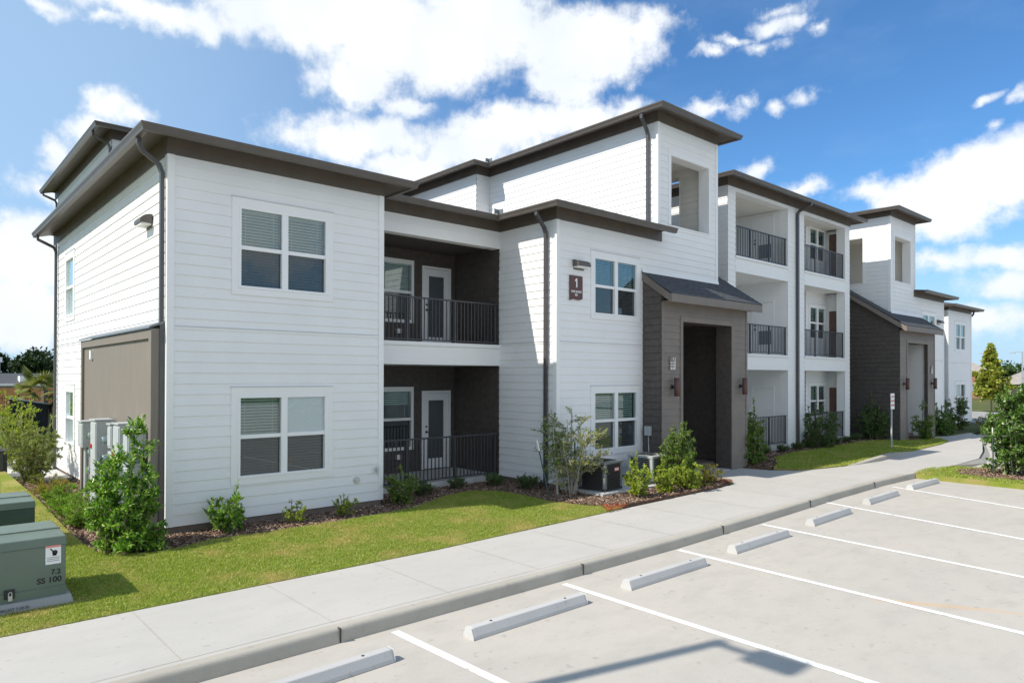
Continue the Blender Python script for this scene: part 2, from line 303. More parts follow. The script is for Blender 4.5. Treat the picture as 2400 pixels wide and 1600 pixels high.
# ------------------------------------------------------------------ mesh helper
class MB:
    def __init__(s): s.v = []; s.f = []; s.m = []
    def add(s, vs, fs, mi=0):
        o = len(s.v); s.v += [tuple(v) for v in vs]
        for f in fs: s.f.append(tuple(i+o for i in f)); s.m.append(mi)
        return s
    def hexa(s, p, mi=0):      # p: 8 corners, bottom 4 ccw then top 4
        return s.add(p, [(3, 2, 1, 0), (4, 5, 6, 7), (0, 1, 5, 4), (1, 2, 6, 5), (2, 3, 7, 6), (3, 0, 4, 7)], mi)
    def box(s, x0, x1, y0, y1, z0, z1, mi=0):
        return s.hexa([(x0, y0, z0), (x1, y0, z0), (x1, y1, z0), (x0, y1, z0), (x0, y0, z1), (x1, y0, z1), (x1, y1, z1), (x0, y1, z1)], mi)
    def fbox(s, F, u0, u1, o0, o1, z0, z1, mi=0):
        return s.hexa([F(u0, o0, z0), F(u1, o0, z0), F(u1, o1, z0), F(u0, o1, z0), F(u0, o0, z1), F(u1, o0, z1), F(u1, o1, z1), F(u0, o1, z1)], mi)
    def fquad(s, F, u0, u1, o, z0, z1, mi=0):
        return s.add([F(u0, o, z0), F(u1, o, z0), F(u1, o, z1), F(u0, o, z1)], [(0, 1, 2, 3)], mi)
    def poly(s, pts, mi=0): return s.add(pts, [tuple(range(len(pts)))], mi)
    def prism(s, pts, z0, z1, mi=0):
        n = len(pts); vs = [(x, y, z0) for x, y in pts]+[(x, y, z1) for x, y in pts]
        return s.add(vs, [tuple(range(n-1, -1, -1)), tuple(range(n, 2*n))]+[(i, (i+1) % n, n+(i+1) % n, n+i) for i in range(n)], mi)
    def tube(s, path, r, n=8, mi=0, cap=True):
        P = [Vector(p) for p in path]; rs = r if isinstance(r, (list, tuple)) else [r]*len(P)
        t0 = (P[1]-P[0]).normalized(); a = t0.orthogonal().normalized(); vs = []
        for i, p in enumerate(P):
            t = ((P[i]-P[i-1]).normalized() if i else t0)+((P[i+1]-P[i]).normalized() if i < len(P)-1 else Vector())
            t.normalize(); a = (a-t*a.dot(t)); a = a.normalized() if a.length > 1e-6 else t.orthogonal().normalized(); b = t.cross(a)
            for k in range(n):
                w = 2*math.pi*k/n; vs.append(p+(a*math.cos(w)+b*math.sin(w))*rs[i])
        fs = [(i*n+k, i*n+(k+1) % n, (i+1)*n+(k+1) % n, (i+1)*n+k) for i in range(len(P)-1) for k in range(n)]
        if cap: fs += [tuple(range(n-1, -1, -1)), tuple(range((len(P)-1)*n, len(P)*n))]
        return s.add(vs, fs, mi)
    def rtube(s, path, w, d, mi=0, ref=Vector((0, 1, 0))):   # rectangular tube (downspout), width along ref
        P = [Vector(p) for p in path]; vs = []
        for i, p in enumerate(P):
            t = ((P[i]-P[i-1]).normalized() if i else Vector())+((P[i+1]-P[i]).normalized() if i < len(P)-1 else Vector()); t.normalize()
            a = (ref-t*ref.dot(t)); a = a.normalized() if a.length > .05 else t.orthogonal().normalized(); b = t.cross(a)
            vs += [p+a*w/2+b*d/2, p-a*w/2+b*d/2, p-a*w/2-b*d/2, p+a*w/2-b*d/2]
        n = 4
        fs = [(i*n+k, i*n+(k+1) % n, (i+1)*n+(k+1) % n, (i+1)*n+k) for i in range(len(P)-1) for k in range(n)]+[(3, 2, 1, 0), tuple(range((len(P)-1)*n, len(P)*n))]
        return s.add(vs, fs, mi)
    def cyl(s, p0, p1, r0, r1=None, n=16, mi=0): return s.tube([p0, p1], [r0, r0 if r1 is None else r1], n, mi)
    def build(s, name, mats, parent=None, smooth=False, bevel=0):
        me = bpy.data.meshes.new(name); me.from_pydata(s.v, [], s.f)
        for m in (mats if isinstance(mats, (list, tuple)) else [mats]): me.materials.append(MATS[m])
        if any(s.m): me.polygons.foreach_set('material_index', s.m)
        if smooth: me.polygons.foreach_set('use_smooth', [True]*len(me.polygons))
        me.update(); o = bpy.data.objects.new(name, me); COL.objects.link(o)
        if parent is not None: o.parent = parent
        if bevel:
            b = o.modifiers.new('bevel', 'BEVEL'); b.width = bevel; b.segments = 2; b.limit_method = 'ANGLE'
        return o
def tag(o, label=None, cat=None, group=None, kind=None):
    if label: o['label'] = label
    if cat: o['category'] = cat
    if group: o['group'] = group
    if kind: o['kind'] = kind
    return o
def thing(name, label, cat, loc=(0, 0, 0), rotz=0, group=None):
    o = bpy.data.objects.new(name, None); o.empty_display_size = .2; COL.objects.link(o); o.location = loc; o.rotation_euler = (0, 0, rotz)
    return tag(o, label, cat, group)
def struct(name, mb, m, label=None, parent=None):
    o = mb.build(name, m, parent); o['kind'] = 'structure'
    if label: o['label'] = label
    return o
def copy_tree(o, parent=None):
    c = o.copy(); COL.objects.link(c); c.parent = parent
    for ch in o.children: copy_tree(ch, c)
    return c
def text(s, size, name, m, parent, loc, rot, extrude=.002, align='CENTER', offset=.0):
    cu = bpy.data.curves.new('lettering', 'FONT'); cu.body = s; cu.size = size; cu.extrude = extrude; cu.align_x = align; cu.align_y = 'CENTER'; cu.offset = offset
    t = bpy.data.objects.new('lettering', cu); COL.objects.link(t); bpy.context.view_layer.update()
    me = bpy.data.meshes.new_from_object(t.evaluated_get(bpy.context.evaluated_depsgraph_get())); bpy.data.objects.remove(t); bpy.data.curves.remove(cu)
    me.materials.clear(); me.materials.append(MATS[m]); o = bpy.data.objects.new(name, me); COL.objects.link(o); o.parent = parent; o.location = loc; o.rotation_euler = rot
    return o
def one(h, name, m, parent, loc):              # the numeral 1 with its flag
    b = MB(); w_ = h*.17; pts = [(-w_*.2, -h/2), (w_*.8, -h/2), (w_*.8, h/2), (w_*.1, h/2), (-w_*1.5, h*.27), (-w_*1.15, h*.15), (-w_*.2, h*.27)]
    n = len(pts); b.add([(x, -.003, z) for x, z in pts]+[(x, 0, z) for x, z in pts], [(0, 1, 2, 3, 6), (3, 4, 5, 6)]+[(i, n+i, n+(i+1) % n, (i+1) % n) for i in range(n)])
    o = b.build(name, m, parent); o.location = loc; return o
ROT_S = (math.pi/2, 0, 0)           # text that faces -Y
FS = lambda c: (lambda u, o, z: (u, c-o, z))
FW = lambda c: (lambda u, o, z: (c-o, u, z))
FE = lambda c: (lambda u, o, z: (c+o, u, z))
FN = lambda c: (lambda u, o, z: (u, c+o, z))

# ------------------------------------------------------------------ the ground
XM = 22.106
g = MB(); g.poly([(-500, -500, -.32), (900, -500, -.32), (900, 900, -.32), (-500, 900, -.32)]); struct('ground', g, 'field', 'open ground reaching to the horizon')
g = MB(); g.poly([(-160, -5.0, -.03), (21, -5.0, -.03), (27, -4.4, -.03), (34, -2.3, -.03), (44, -1.6, -.03), (160, -1.6, -.03), (160, 160, -.03), (-160, 160, -.03)]); struct('terrain', g, 'field', 'grassy ground around the building')
g = MB(); g.poly([(-70, -60, -.15), (130, -60, -.15), (130, -1.4, -.15), (24, -1.4, -.15), (20, -5.3, -.15), (-70, -5.6, -.15)]); lot = struct('parking_lot', g, 'lot_concrete', 'pale concrete parking lot')
LINES = [((.79, -5.86), (.95, -12.4)), ((3.52, -5.87), (3.40, -12.4)), ((6.32, -5.81), (5.95, -12.4)), ((9.25, -5.70), (8.45, -12.4)), ((12.58, -5.47), (11.0, -11.8)), ((16.21, -5.60), (14.4, -10.8)), ((-1.95, -5.86), (-1.7, -12.4))]
for a, b in LINES:
    d = Vector((b[0]-a[0], b[1]-a[1])).normalized(); nn = Vector((-d.y, d.x))*.052; z = -.146
    q = MB(); q.poly([(a[0]-nn.x, a[1]-nn.y, z), (b[0]-nn.x, b[1]-nn.y, z), (b[0]+nn.x, b[1]+nn.y, z), (a[0]+nn.x, a[1]+nn.y, z)]); q.build('stripe', 'stripe_paint', lot)

BACK = [(-45, -3.60), (-1.35, -3.64), (2.92, -3.64), (7.42, -3.42), (9.39, -3.34), (11.45, -3.27), (12.6, -3.12), (13.12, -2.75), (13.1, -2.45), (12.2, -2.2), (11.95, -1.62), (15.62, -1.62), (15.75, -2.4), (16.36, -3.08), (18.29, -3.47), (20.8, -3.62), (23.42, -3.35), (25.67, -3.23), (28.5, -3.1), (30.3, -2.85), (31.2, -2.2), (31.9, -1.62), (32.4, -1.62), (33.2, -1.9), (36.5, -2.0)]
FRONT = [(34.66, -2.85), (31, -3.9), (26.65, -5.0), (24.0, -5.56), (21.4, -5.62), (18.3, -5.45), (17.85, -5.40), (16.04, -5.35), (13.15, -5.42), (9.22, -5.60), (6.27, -5.70), (2.25, -5.72), (-45, -5.75)]
kerb_line = [p for p in FRONT if p[0] < 17.9]
w = MB(); w.prism(BACK+FRONT, -.149, 0); walk = struct('sidewalk', w, 'walk_concrete', 'concrete sidewalk along the building')
q = MB()
for x in (-4.5, -2.95, -1.37, .21, 1.8, 3.4, 5.0, 6.6, 8.3, 10.0, 11.8, 13.6, 15.6, 17.8, 20, 22.4, 25): q.poly([(x-.006, -5.52, .0025), (x+.006, -5.52, .0025), (x+.006, -3.66 if x < 6 else -3.5, .0025), (x-.006, -3.66 if x < 6 else -3.5, .0025)])
q.poly([(-45, -5.53, .002), (6.3, -5.50, .002), (13.1, -5.22, .002), (17.8, -5.2, .002), (17.8, -5.19, .002), (13.1, -5.21, .002), (6.3, -5.49, .002), (-45, -5.52, .002)])
q.build('joint', 'kerb_concrete', walk)
# kerb face: rounded nose, a sheet over the slab edge
k = MB(); prof = [(-.018, -.15), (.0, -.045), (.006, -.02), (.014, -.008), (.028, .003), (.10, .005), (.15, .0045)]
pl = kerb_line; vs = []; rowsn = len(prof)
for x, y in pl:
    for o, z in prof: vs.append((x, y-.022+o, z))
fs = [(i*rowsn+j, (i+1)*rowsn+j, (i+1)*rowsn+j+1, i*rowsn+j+1) for i in range(len(pl)-1) for j in range(rowsn-1)]
k.add(vs, fs); ko = struct('kerb', k, 'kerb_concrete', 'grey concrete kerb between sidewalk and parking lot')
for p in ko.data.polygons: p.use_smooth = True
q = MB()
for x in (.17, 4.05, 7.9, 11.7, 15.6):
    y = np.interp(x, [p[0] for p in pl[::-1]], [p[1] for p in pl[::-1]]); q.box(x-.008, x+.008, y-.045, y+.02, -.149, .0065)
q.build('joint', 'interior_dark', ko)
# planting beds and lawns, each a sheet on the terrain
def sheet(name, pts, z0, z1, m, label, yref=None):
    s = MB(); n = len(pts)
    zz = lambda y: z1 if yref is None else z1+.022*max(0, y-yref)
    vs = [(x, y, z0) for x, y in pts]+[(x, y, zz(y)) for x, y in pts]
    s.add(vs, [tuple(range(n, 2*n))]+[(i, (i+1) % n, n+(i+1) % n, n+i) for i in range(n)])
    return struct(name, s, m, label)
BED_A = [(-1.30, 9.6), (-1.2, 4.4), (-1.22, 1.5), (-1.2, 0), (-1.16, -.6), (-.95, -1.0), (-.5, -1.16), (-.05, -1.1), (.36, -.92), (1.42, -.97), (2.72, -.95), (4.3, -.80), (5.1, -.45), (5.7, -.12), (6.5, -.02), (7.0, -.35), (7.15, -1.0), (7.12, -1.9), (7.35, -2.7), (7.9, -3.30), (9.39, -3.30), (11.4, -3.24), (12.5, -3.06), (12.95, -2.7), (12.9, -2.48), (12.1, -2.25), (11.9, -1.6), (11.9, -.9), (8.0, 1.2), (4.0, 1.2), (4.0, .2), (.2, .2), (.2, 9.6)]
sheet('mulch_bed', BED_A, -.04, .05, 'mulch_base', 'brown mulch bed along the building')
BED_D = [(15.8, -1.7), (16.1, -2.3), (17.0, -2.0), (18.4, -1.15), (20, -.95), (23, -.85), (26.5, -.8), (28, -1.05), (29.5, -1.95), (30.7, -2.1), (31.6, -1.9), (31.9, -1.5), (31.9, -1.0), (27, .6), (17, .6), (15.8, -.5)]
sheet('mulch_bed', BED_D, -.04, .06, 'mulch_base', 'shaded mulch bed under the three storey balconies')
LAWN_A = [(-45, -3.61), (-1.35, -3.65), (2.92, -3.65), (7.35, -3.43), (7.9, -3.34), (7.33, -2.68), (7.10, -1.9), (7.13, -1.0), (6.98, -.35), (6.5, -.03), (5.7, -.13), (5.1, -.46), (4.3, -.81), (2.72, -.96), (1.42, -.98), (.36, -.93), (-.05, -1.11), (-.5, -1.17), (-.95, -1.01), (-1.17, -.6), (-1.21, 0), (-1.23, 1.5), (-1.21, 4.4), (-1.31, 9.6), (-1.5, 9.6), (-1.6, 5.5), (-45, 5.5)]
sheet('lawn', LAWN_A, -.04, .012, 'turf', 'sunlit lawn strip before the building', -3.65)
LAWN_D = [(16.4, -3.06), (18.29, -3.44), (20.8, -3.60), (23.42, -3.33), (25.67, -3.21), (28.5, -3.08), (30.3, -2.83), (31.0, -2.3), (30.7, -2.12), (29.5, -1.97), (28, -1.07), (26.5, -.82), (23, -.87), (20, -.97), (18.4, -1.17), (17.0, -2.02), (16.15, -2.33)]
sheet('lawn', LAWN_D, -.04, .015, 'turf', 'half shaded lawn before the three storey balconies', -3.6)
ISL = [(18.35, -5.42), (18.9, -5.33), (19.96, -5.33), (21.0, -5.75), (21.3, -6.6), (21.3, -24), (18.5, -24), (18.28, -8.0), (18.3, -6.5)]
sheet('lawn', ISL, -.16, -.01, 'turf', 'narrow lawn island at the end of the parking stalls')
sheet('mulch_bed', [(19.85+1.15*math.cos(a), -7.2+1.1*math.sin(a)) for a in [i*math.pi/8 for i in range(16)]], -.02, .01, 'mulch_base', 'mulch ring around the holly on the lawn island')
# kerb ramps: low flared wedges beside the walk
wd = MB(); st = [(18.6, -3.50, .0), (19.4, -3.57, .03), (20.6, -3.66, .115), (22.2, -3.53, .125), (23.4, -3.41, .05), (24.6, -3.34, .0)]
for k_, (x, y, h_) in enumerate(st): wd.v += [(x, y-.02, .001), (x, y-.012, h_+.002), (x, y+.16, h_+.012), (x, y+.17, .001)]
for k_ in range(len(st)-1):
    for j_ in range(3): wd.f.append((k_*4+j_, k_*4+4+j_, k_*4+5+j_, k_*4+1+j_)); wd.m.append(0)
struct('kerb', wd, 'kerb_concrete', 'flared kerb ramp beside the shaded lawn')
wd = MB(); wd.add([(21.2, -5.64, -.145), (24.0, -5.62, .004), (27, -5.0, .004), (36, -2.5, .004), (36, -2.62, -.145), (27, -5.15, -.145), (24, -5.76, -.145), (21.2, -5.66, .004)], [(7, 1, 6, 0), (1, 2, 5, 6), (2, 3, 4, 5)])
struct('kerb', wd, 'kerb_concrete', 'curved kerb at the far end of the sidewalk')
# far right: strips of road and verge
q = MB(); q.poly([(44, -40, -.02), (60, -40, -.02), (70, 120, -.02), (52, 120, -.02)]); struct('road', q, 'road', 'pale road beyond the building')
q = MB(); q.box(8.4, 11.58, -2.36, -1.02, .02, .10); struct('pavement', q, 'pad_concrete', 'concrete slab carrying two condensers')
q = MB(); q.box(-.62, -.03, 8.3, 12.0, .0, .12); q.box(-2.6, -.63, 9.25, 14, .0, .14); struct('pavement', q, 'pad_concrete', 'small concrete pads beside the gable wall')

# ------------------------------------------------------------------ the building
ZB, Z1, ZT, ZT3, ZTD = .175, 3.575, 6.474, 9.78, 9.141
XA, XC, YB, YC, XT, XTL, YJ, XD, YD = 4.144, 8.304, 1.08, -.994, 15.225, 12.273, 6.245, 17.304, -.115
B = thing('apartment_building', 'long white lap sided apartment building with dark eaves and brown entry portals', 'apartment building')
WING = []
def part(mb, name, m, parent=None, wing=True, smooth=False, label=None):
    o = mb.build(name, m, parent or B, smooth)
    if label: o['label'] = label
    if wing and parent is None: WING.append(o)
    return o
def siding(mb, F, u0, u1, z0, z1, ops=(), e=.186, t=.0135, mi=0):
    zs = []; z = z0
    while z < z1-1e-4: zs.append(z); z += e
    cuts = sorted(set([z0, z1]+[q for o in ops for q in (o[2], o[3]) if z0 < q < z1]+zs))
    for a, b in zip(cuts[:-1], cuts[1:]):
        if b-a < 1e-4: continue
        c0 = z0+e*math.floor((a-z0+1e-6)/e); oa = .002+t*(1-(a-c0)/e); ob = .002+t*(1-(b-c0)/e)
        iv = [(u0, u1)]
        for o in ops:
            if o[2] < b-1e-5 and o[3] > a+1e-5:
                nv = []
                for p, q in iv:
                    if o[1] <= p or o[0] >= q: nv.append((p, q)); continue
                    if o[0] > p: nv.append((p, o[0]))
                    if o[1] < q: nv.append((o[1], q))
                iv = nv
        for p, q in iv:
            mb.add([F(p, oa, a), F(q, oa, a), F(q, ob, b), F(p, ob, b)], [(0, 1, 2, 3)], mi)
            if abs(a-c0) < 1e-4: mb.add([F(p, .003, a), F(q, .003, a), F(q, oa, a), F(p, oa, a)], [(0, 1, 2, 3)], mi)
def window(F, u0, u1, z0, z1, twin=True, film=False, trim=.12, wing=True, shade=False, parent=None):
    t = MB()
    if trim:
        t.fbox(F, u0-trim, u1+trim, 0, .03, z1, z1+trim+.03); t.fbox(F, u0-trim-.01, u1+trim+.01, 0, .042, z1+trim+.031, z1+trim+.042, 1); t.fbox(F, u0-trim, u1+trim, 0, .03, z0-trim, z0)
        t.fbox(F, u0-trim, u0, 0, .028, z0, z1); t.fbox(F, u1, u1+trim, 0, .028, z0, z1)
    else:
        t.fbox(F, u0-.02, u1+.02, -.02, .02, z1, z1+.03)
    wo = t.build('window', ['white_trim', 'storey_line'], parent or B)
    if wing: WING.append(wo)
    f = MB(); fw_ = .045; gl = []
    f.fbox(F, u0, u1, -.09, .034, z1-fw_, z1-.001); f.fbox(F, u0, u1, -.09, .04, z0+.001, z0+fw_)
    f.fbox(F, u0+.001, u0+fw_, -.09, .032, z0+fw_, z1-fw_); f.fbox(F, u1-fw_, u1-.001, -.09, .032, z0+fw_, z1-fw_)
    um = (u0+u1)/2; zm = (z0+z1)/2
    if twin:
        f.fbox(F, um-.06, um+.06, -.09, .028, z0+fw_, z1-fw_); spans = [(u0+fw_, um-.06), (um+.06, u1-fw_)]
    else: spans = [(u0+fw_, u1-fw_)]
    for a, b in spans: f.fbox(F, a, b, -.07, .012, zm-.035, zm+.035)
    f.build('frame', 'vinyl_white', wo)
    for i, (a, b) in enumerate(spans):
        p = MB(); p.fquad(F, a, b, -.02, zm+.035, z1-fw_); p.build('pane', 'glass_film' if film and i == 1 else 'glass', wo)
        p = MB(); p.fquad(F, a, b, -.045, z0+fw_, zm-.035); p.build('pane', 'glass_screen', wo)
        bl = MB(); z = z0+.06; k_ = 0; top = z1-.05
        while z < top:
            if not shade or z > zm+.35:
                bl.add([F(a+.012, -.105, z), F(b-.012, -.105, z), F(b-.012, -.13, z+.034), F(a+.012, -.13, z+.034)], [(0, 1, 2, 3)])
            z += .055
        for q in (a+.12, b-.12): bl.fbox(F, q-.004, q+.004, -.104, -.1, z0+.06, top)
        bl.fbox(F, a+.01, b-.01, -.14, -.1, top-.01, z1-.04); bl.build('blind', 'blind', wo)
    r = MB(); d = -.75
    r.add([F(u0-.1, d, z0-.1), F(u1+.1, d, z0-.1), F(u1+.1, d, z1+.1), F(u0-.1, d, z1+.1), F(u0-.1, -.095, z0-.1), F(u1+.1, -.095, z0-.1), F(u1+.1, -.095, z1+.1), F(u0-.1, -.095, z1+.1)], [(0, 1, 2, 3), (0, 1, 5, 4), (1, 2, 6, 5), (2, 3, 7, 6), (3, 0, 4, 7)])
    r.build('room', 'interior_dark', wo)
    return wo
def sweep(mb, poly, prof, e=0, closed=True, ext=(0, 0), mi=0):
    P = [Vector(p) for p in poly]; n = len(P); rows = []
    nr = [Vector(((P[i+1]-P[i]).normalized().y, -(P[i+1]-P[i]).normalized().x)) for i in range(n-1)]
    for i in range(n):
        if i == 0: off = nr[0]; base = P[0]-(P[1]-P[0]).normalized()*ext[0]
        elif i == n-1: off = nr[-1]; base = P[-1]+(P[-1]-P[-2]).normalized()*ext[1]
        else: off = (nr[i-1]+nr[i])/(1+nr[i-1].dot(nr[i])); base = P[i]
        rows.append([(base.x+off.x*(e+o), base.y+off.y*(e+o), z) for o, z in prof])
    m_ = len(prof); vs = [v for r_ in rows for v in r_]; fs = []
    for i in range(n-1):
        for j in range(m_ if closed else m_-1): fs.append((i*m_+j, (i+1)*m_+j, (i+1)*m_+(j+1) % m_, i*m_+(j+1) % m_))
    if closed: fs += [tuple(range(m_-1, -1, -1)), tuple(range((n-1)*m_, n*m_))]
    mb.add(vs, fs, mi)
def eaves(poly, zT, ext=(0, 0), wing=True, e=.56):
    zg = zT+.283
    gu = MB(); sweep(gu, poly, [(-.125, zg-.005), (-.125, zg-.125), (-.035, zg-.125), (-.026, zg-.085), (-.008, zg-.045), (0, zg-.03), (0, zg), (-.018, zg), (-.018, zg-.02), (-.105, zg-.03)], e, True, ext)
    part(gu, 'gutter', 'bronze_metal', wing=wing)
    s = MB(); sweep(s, poly, [(.02, zT+.302), (e-.12, zg-.10), (e-.12, zg-.085), (.02, zT+.32)], 0, True, ext); part(s, 'soffit', 'bronze_trim', wing=wing)
    f = MB(); sweep(f, poly, [(-.01, zT-.0), (.034, zT-.0), (.034, zT+.30), (-.01, zT+.30)], 0, True, ext); part(f, 'frieze', 'bronze_trim', wing=wing)
def hip(x0, x1, y0, y1, z, s=.25, wing=True, m='grey_roof'):
    w = min(x1-x0, y1-y0)/2; zr = z+w*s
    if x1-x0 < y1-y0: a, b = (x0+w, y0+w, zr), (x0+w, y1-w, zr)
    else: a, b = (x0+w, y0+w, zr), (x1-w, y0+w, zr)
    p = [(x0, y0, z), (x1, y0, z), (x1, y1, z), (x0, y1, z), a, b]
    f = [(0, 1, 4), (1, 2, 5, 4), (2, 3, 5), (3, 0, 4, 5)] if x1-x0 < y1-y0 else [(0, 1, 5, 4), (1, 2, 5), (2, 3, 4, 5), (3, 0, 4)]
    r = MB(); r.add(p, f); part(r, 'roof', m, wing=wing)
def corner_trim(F1, u1, F2, u2, z0, z1, s1, s2):
    """two butted corner boards, s = direction the board runs from the corner"""
    t = MB(); a, b = sorted((u1, u1+s1*.09)); t.fbox(F1, a, b, 0, .028, z0, z1)
    a, b = sorted((u2-s2*.0275, u2+s2*.09)); t.fbox(F2, a, b, .0, .0275, z0+.001, z1-.001); part(t, 'corner_trim', 'white_trim')
def band(F, u0, u1):
    t = MB(); t.fbox(F, u0, u1, 0, .026, Z1-.005, Z1+.007); part(t, 'band', 'storey_line')

fS0, fW0 = FS(0), FW(0)
WA_U, WA_L = (1.17, 2.90, 4.31, 5.79), (1.17, 2.90, .885, 2.375)
SW_U, SW_L = (8.13, 9.19, 4.28, 5.82), (8.02, 9.08, .93, 2.35)
w = MB(); siding(w, fS0, 0, XA, ZB, ZT+.1, [WA_U, WA_L]); siding(w, fW0, 0, 10.53, ZB, ZT+.1, [SW_U, SW_L, (.05, 5.9, .1, 3.55)]); siding(w, FE(XA), 0, YB+.02, ZB, ZT+.1)
part(w, 'wall', 'white_siding')
corner_trim(fS0, 0, fW0, 0, ZB, ZT, 1, 1); corner_trim(fS0, XA, FE(XA), 0, ZB, ZT, -1, 1)
band(fS0, .1, XA-.1); band(fW0, .1, 10.5)
w = MB(); w.box(.012, XA-.012, .012, 10.5, 0, ZB); w.box(XC+.012, 15.2, YC+.012, 4, 0, ZB); part(w, 'foundation', 'foundation')
window(fS0, *WA_U); window(fS0, *WA_L, film=True); window(fW0, *SW_U, twin=False); window(fW0, *SW_L, twin=False)
# utility panel
p = MB(); y0, y1 = .09, 5.93
p.fbox(fW0, y0, y1, .0, .19, .10, 3.52)
for a, b in ((y0, y0+.16), (y1-.16, y1)): p.fbox(fW0, a-.003, b, .0, .235, .101, 3.521)
p.fbox(fW0, y0+.16, y1-.16, .0, .234, 3.36, 3.519)
pn = part(p, 'utility_panel', 'taupe_panel', label='taupe metal utility panel standing proud of the gable wall')
c = MB(); c.add([fW0(y0-.03, .27, 3.525), fW0(y1+.03, .27, 3.525), fW0(y1+.03, .0, 3.63), fW0(y0-.03, .0, 3.63), fW0(y0-.03, .27, 3.56), fW0(y1+.03, .27, 3.56), fW0(y1+.03, .0, 3.67), fW0(y0-.03, .0, 3.67)], [(0, 1, 2, 3), (4, 5, 6, 7), (0, 1, 5, 4), (1, 2, 6, 5), (0, 3, 7, 4)]); c.build('flashing', 'flashing', pn)
c = MB(); c.fbox(fW0, 4.85, 4.97, .19, .24, 3.09, 3.28); c.build('outlet_box', 'white_paint', pn)
# recess with the two dark balconies
fS1 = FS(YB)
w = MB(); siding(w, fS1, XA+.02, XC-.005, 6.10, ZT+.1); w.fbox(fS1, XA+.02, XC-.005, -.25, .012, 6.04, 6.10)
part(w, 'wall', 'white_siding')
t = MB(); t.fbox(fS1, XA+.02, XC-.006, -1.9, .012, 3.009, 3.46); t.fbox(fS1, XA+.02, XC-.006, -.02, .05, 3.46, 3.545)
part(t, 'balcony_slab', 'white_trim')
for z0, z1, o1 in ((.03, .20, 0), (3.46, 3.50, -.021)): t = MB(); t.fbox(fS1, XA+.02, XC-.006, -1.9, o1, z0, z1); part(t, 'balcony_floor', 'pad_concrete')
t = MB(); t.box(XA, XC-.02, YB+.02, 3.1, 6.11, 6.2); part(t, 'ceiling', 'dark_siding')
BW = [(5.92, 6.88, z, z+1.56) for z in (.82, 4.18)]; BD = [(7.2, 8.12, .22, 2.28), (7.2, 8.12, 3.52, 5.66)]
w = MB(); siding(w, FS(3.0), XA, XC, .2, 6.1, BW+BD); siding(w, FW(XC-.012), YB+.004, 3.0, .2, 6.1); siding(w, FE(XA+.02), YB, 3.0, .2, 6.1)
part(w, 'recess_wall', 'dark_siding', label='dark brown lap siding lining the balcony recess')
for o in BW: window(FS(3.0), *o, twin=False, trim=.035, shade=(o[2] < 1))
def door(F, u0, u1, z0, z1, lite=True, m='door_white', wing=True, trim=.09, knob='L', panel=False):
    d = MB(); d.fbox(F, u0-.02, u0+.05, -.05, .03, z0, z1); d.fbox(F, u1-.05, u1+.02, -.05, .03, z0, z1); d.fbox(F, u0-.02, u1+.02, -.05, .031, z1, z1+.06)
    a, b = u0+.055, u1-.055; ga, gb, gz0, gz1 = a+.15, b-.15, z0+.28, z1-.2
    if lite:
        d.fbox(F, a, ga, -.03, .012, z0+.01, z1-.01); d.fbox(F, gb, b, -.03, .012, z0+.01, z1-.01); d.fbox(F, ga, gb, -.03, .011, z0+.01, gz0); d.fbox(F, ga, gb, -.03, .011, gz1, z1-.01)
    else: d.fbox(F, a, b, -.03, .012, z0+.01, z1-.01)
    do = part(d, 'door', m, wing=wing)
    if lite:
        p_ = MB(); p_.fquad(F, ga, gb, -.008, gz0, gz1); p_.build('pane', 'door_glass', do); p_ = MB(); p_.fquad(F, ga-.1, gb+.1, -.12, gz0-.1, gz1+.1); p_.build('shade', 'interior_wall', do)
    hx = a+.075 if knob == 'L' else b-.075; h = MB()
    h.fbox(F, hx-.025, hx+.025, .012, .03, z0+.98, z0+1.04); h.fbox(F, hx-.02, hx+.11 if knob == 'L' else hx+.02, .035, .055, z0+1.0, z0+1.02); h.fbox(F, hx-.022, hx+.022, .012, .035, z0+1.13, z0+1.175)
    h.build('handle', 'hardware', do)
    if panel:
        q_ = MB(); q_.fbox(F, a+.03, a+.57, .012, .022, z0+.42, z0+.94); q_.build('lower_panel', 'grey_panel', do)
    return do
for o in BD: door(FS(3.0), *o)
def railing(F, u0, u1, z0, z1, posts, o=-.06, wing=True):
    rl = MB(); rl.fbox(F, u0+.01, u1-.01, o-.02, o+.022, z1-.035, z1); rl.fbox(F, u0+.01, u1-.01, o-.016, o+.018, z0+.04, z0+.068)
    n = int((u1-u0)/.108)
    for i in range(1, n):
        u = u0+(u1-u0)*i/n; rl.fbox(F, u-.0105, u+.0105, o-.0105, o+.0105, z0+.068, z1-.035)
    ro = part(rl, 'balcony_railing', 'rail_metal', wing=wing)
    for u in posts:
        q_ = MB(); q_.fbox(F, u-.022, u+.022, o-.0215, o+.0235, z0, z1-.036); q_.fbox(F, u-.05, u+.05, o-.05, o+.05, z0, z0+.012); q_.build('post', 'rail_metal', ro)
railing(fS1, XA+.1, XC-.02, .20, 1.27, (4.35, 5.5, 6.9, 8.2)); railing(fS1, XA+.1, XC-.02, 3.545, 4.61, (4.35, 5.5, 6.9, 8.2))
c = MB(); c.fbox(FS(3.0), 6.35, 6.52, .016, .05, .55, .68); c.fbox(FS(3.0), 6.35, 6.52, .016, .05, 3.86, 3.98); part(c, 'outlet_box', 'white_paint')
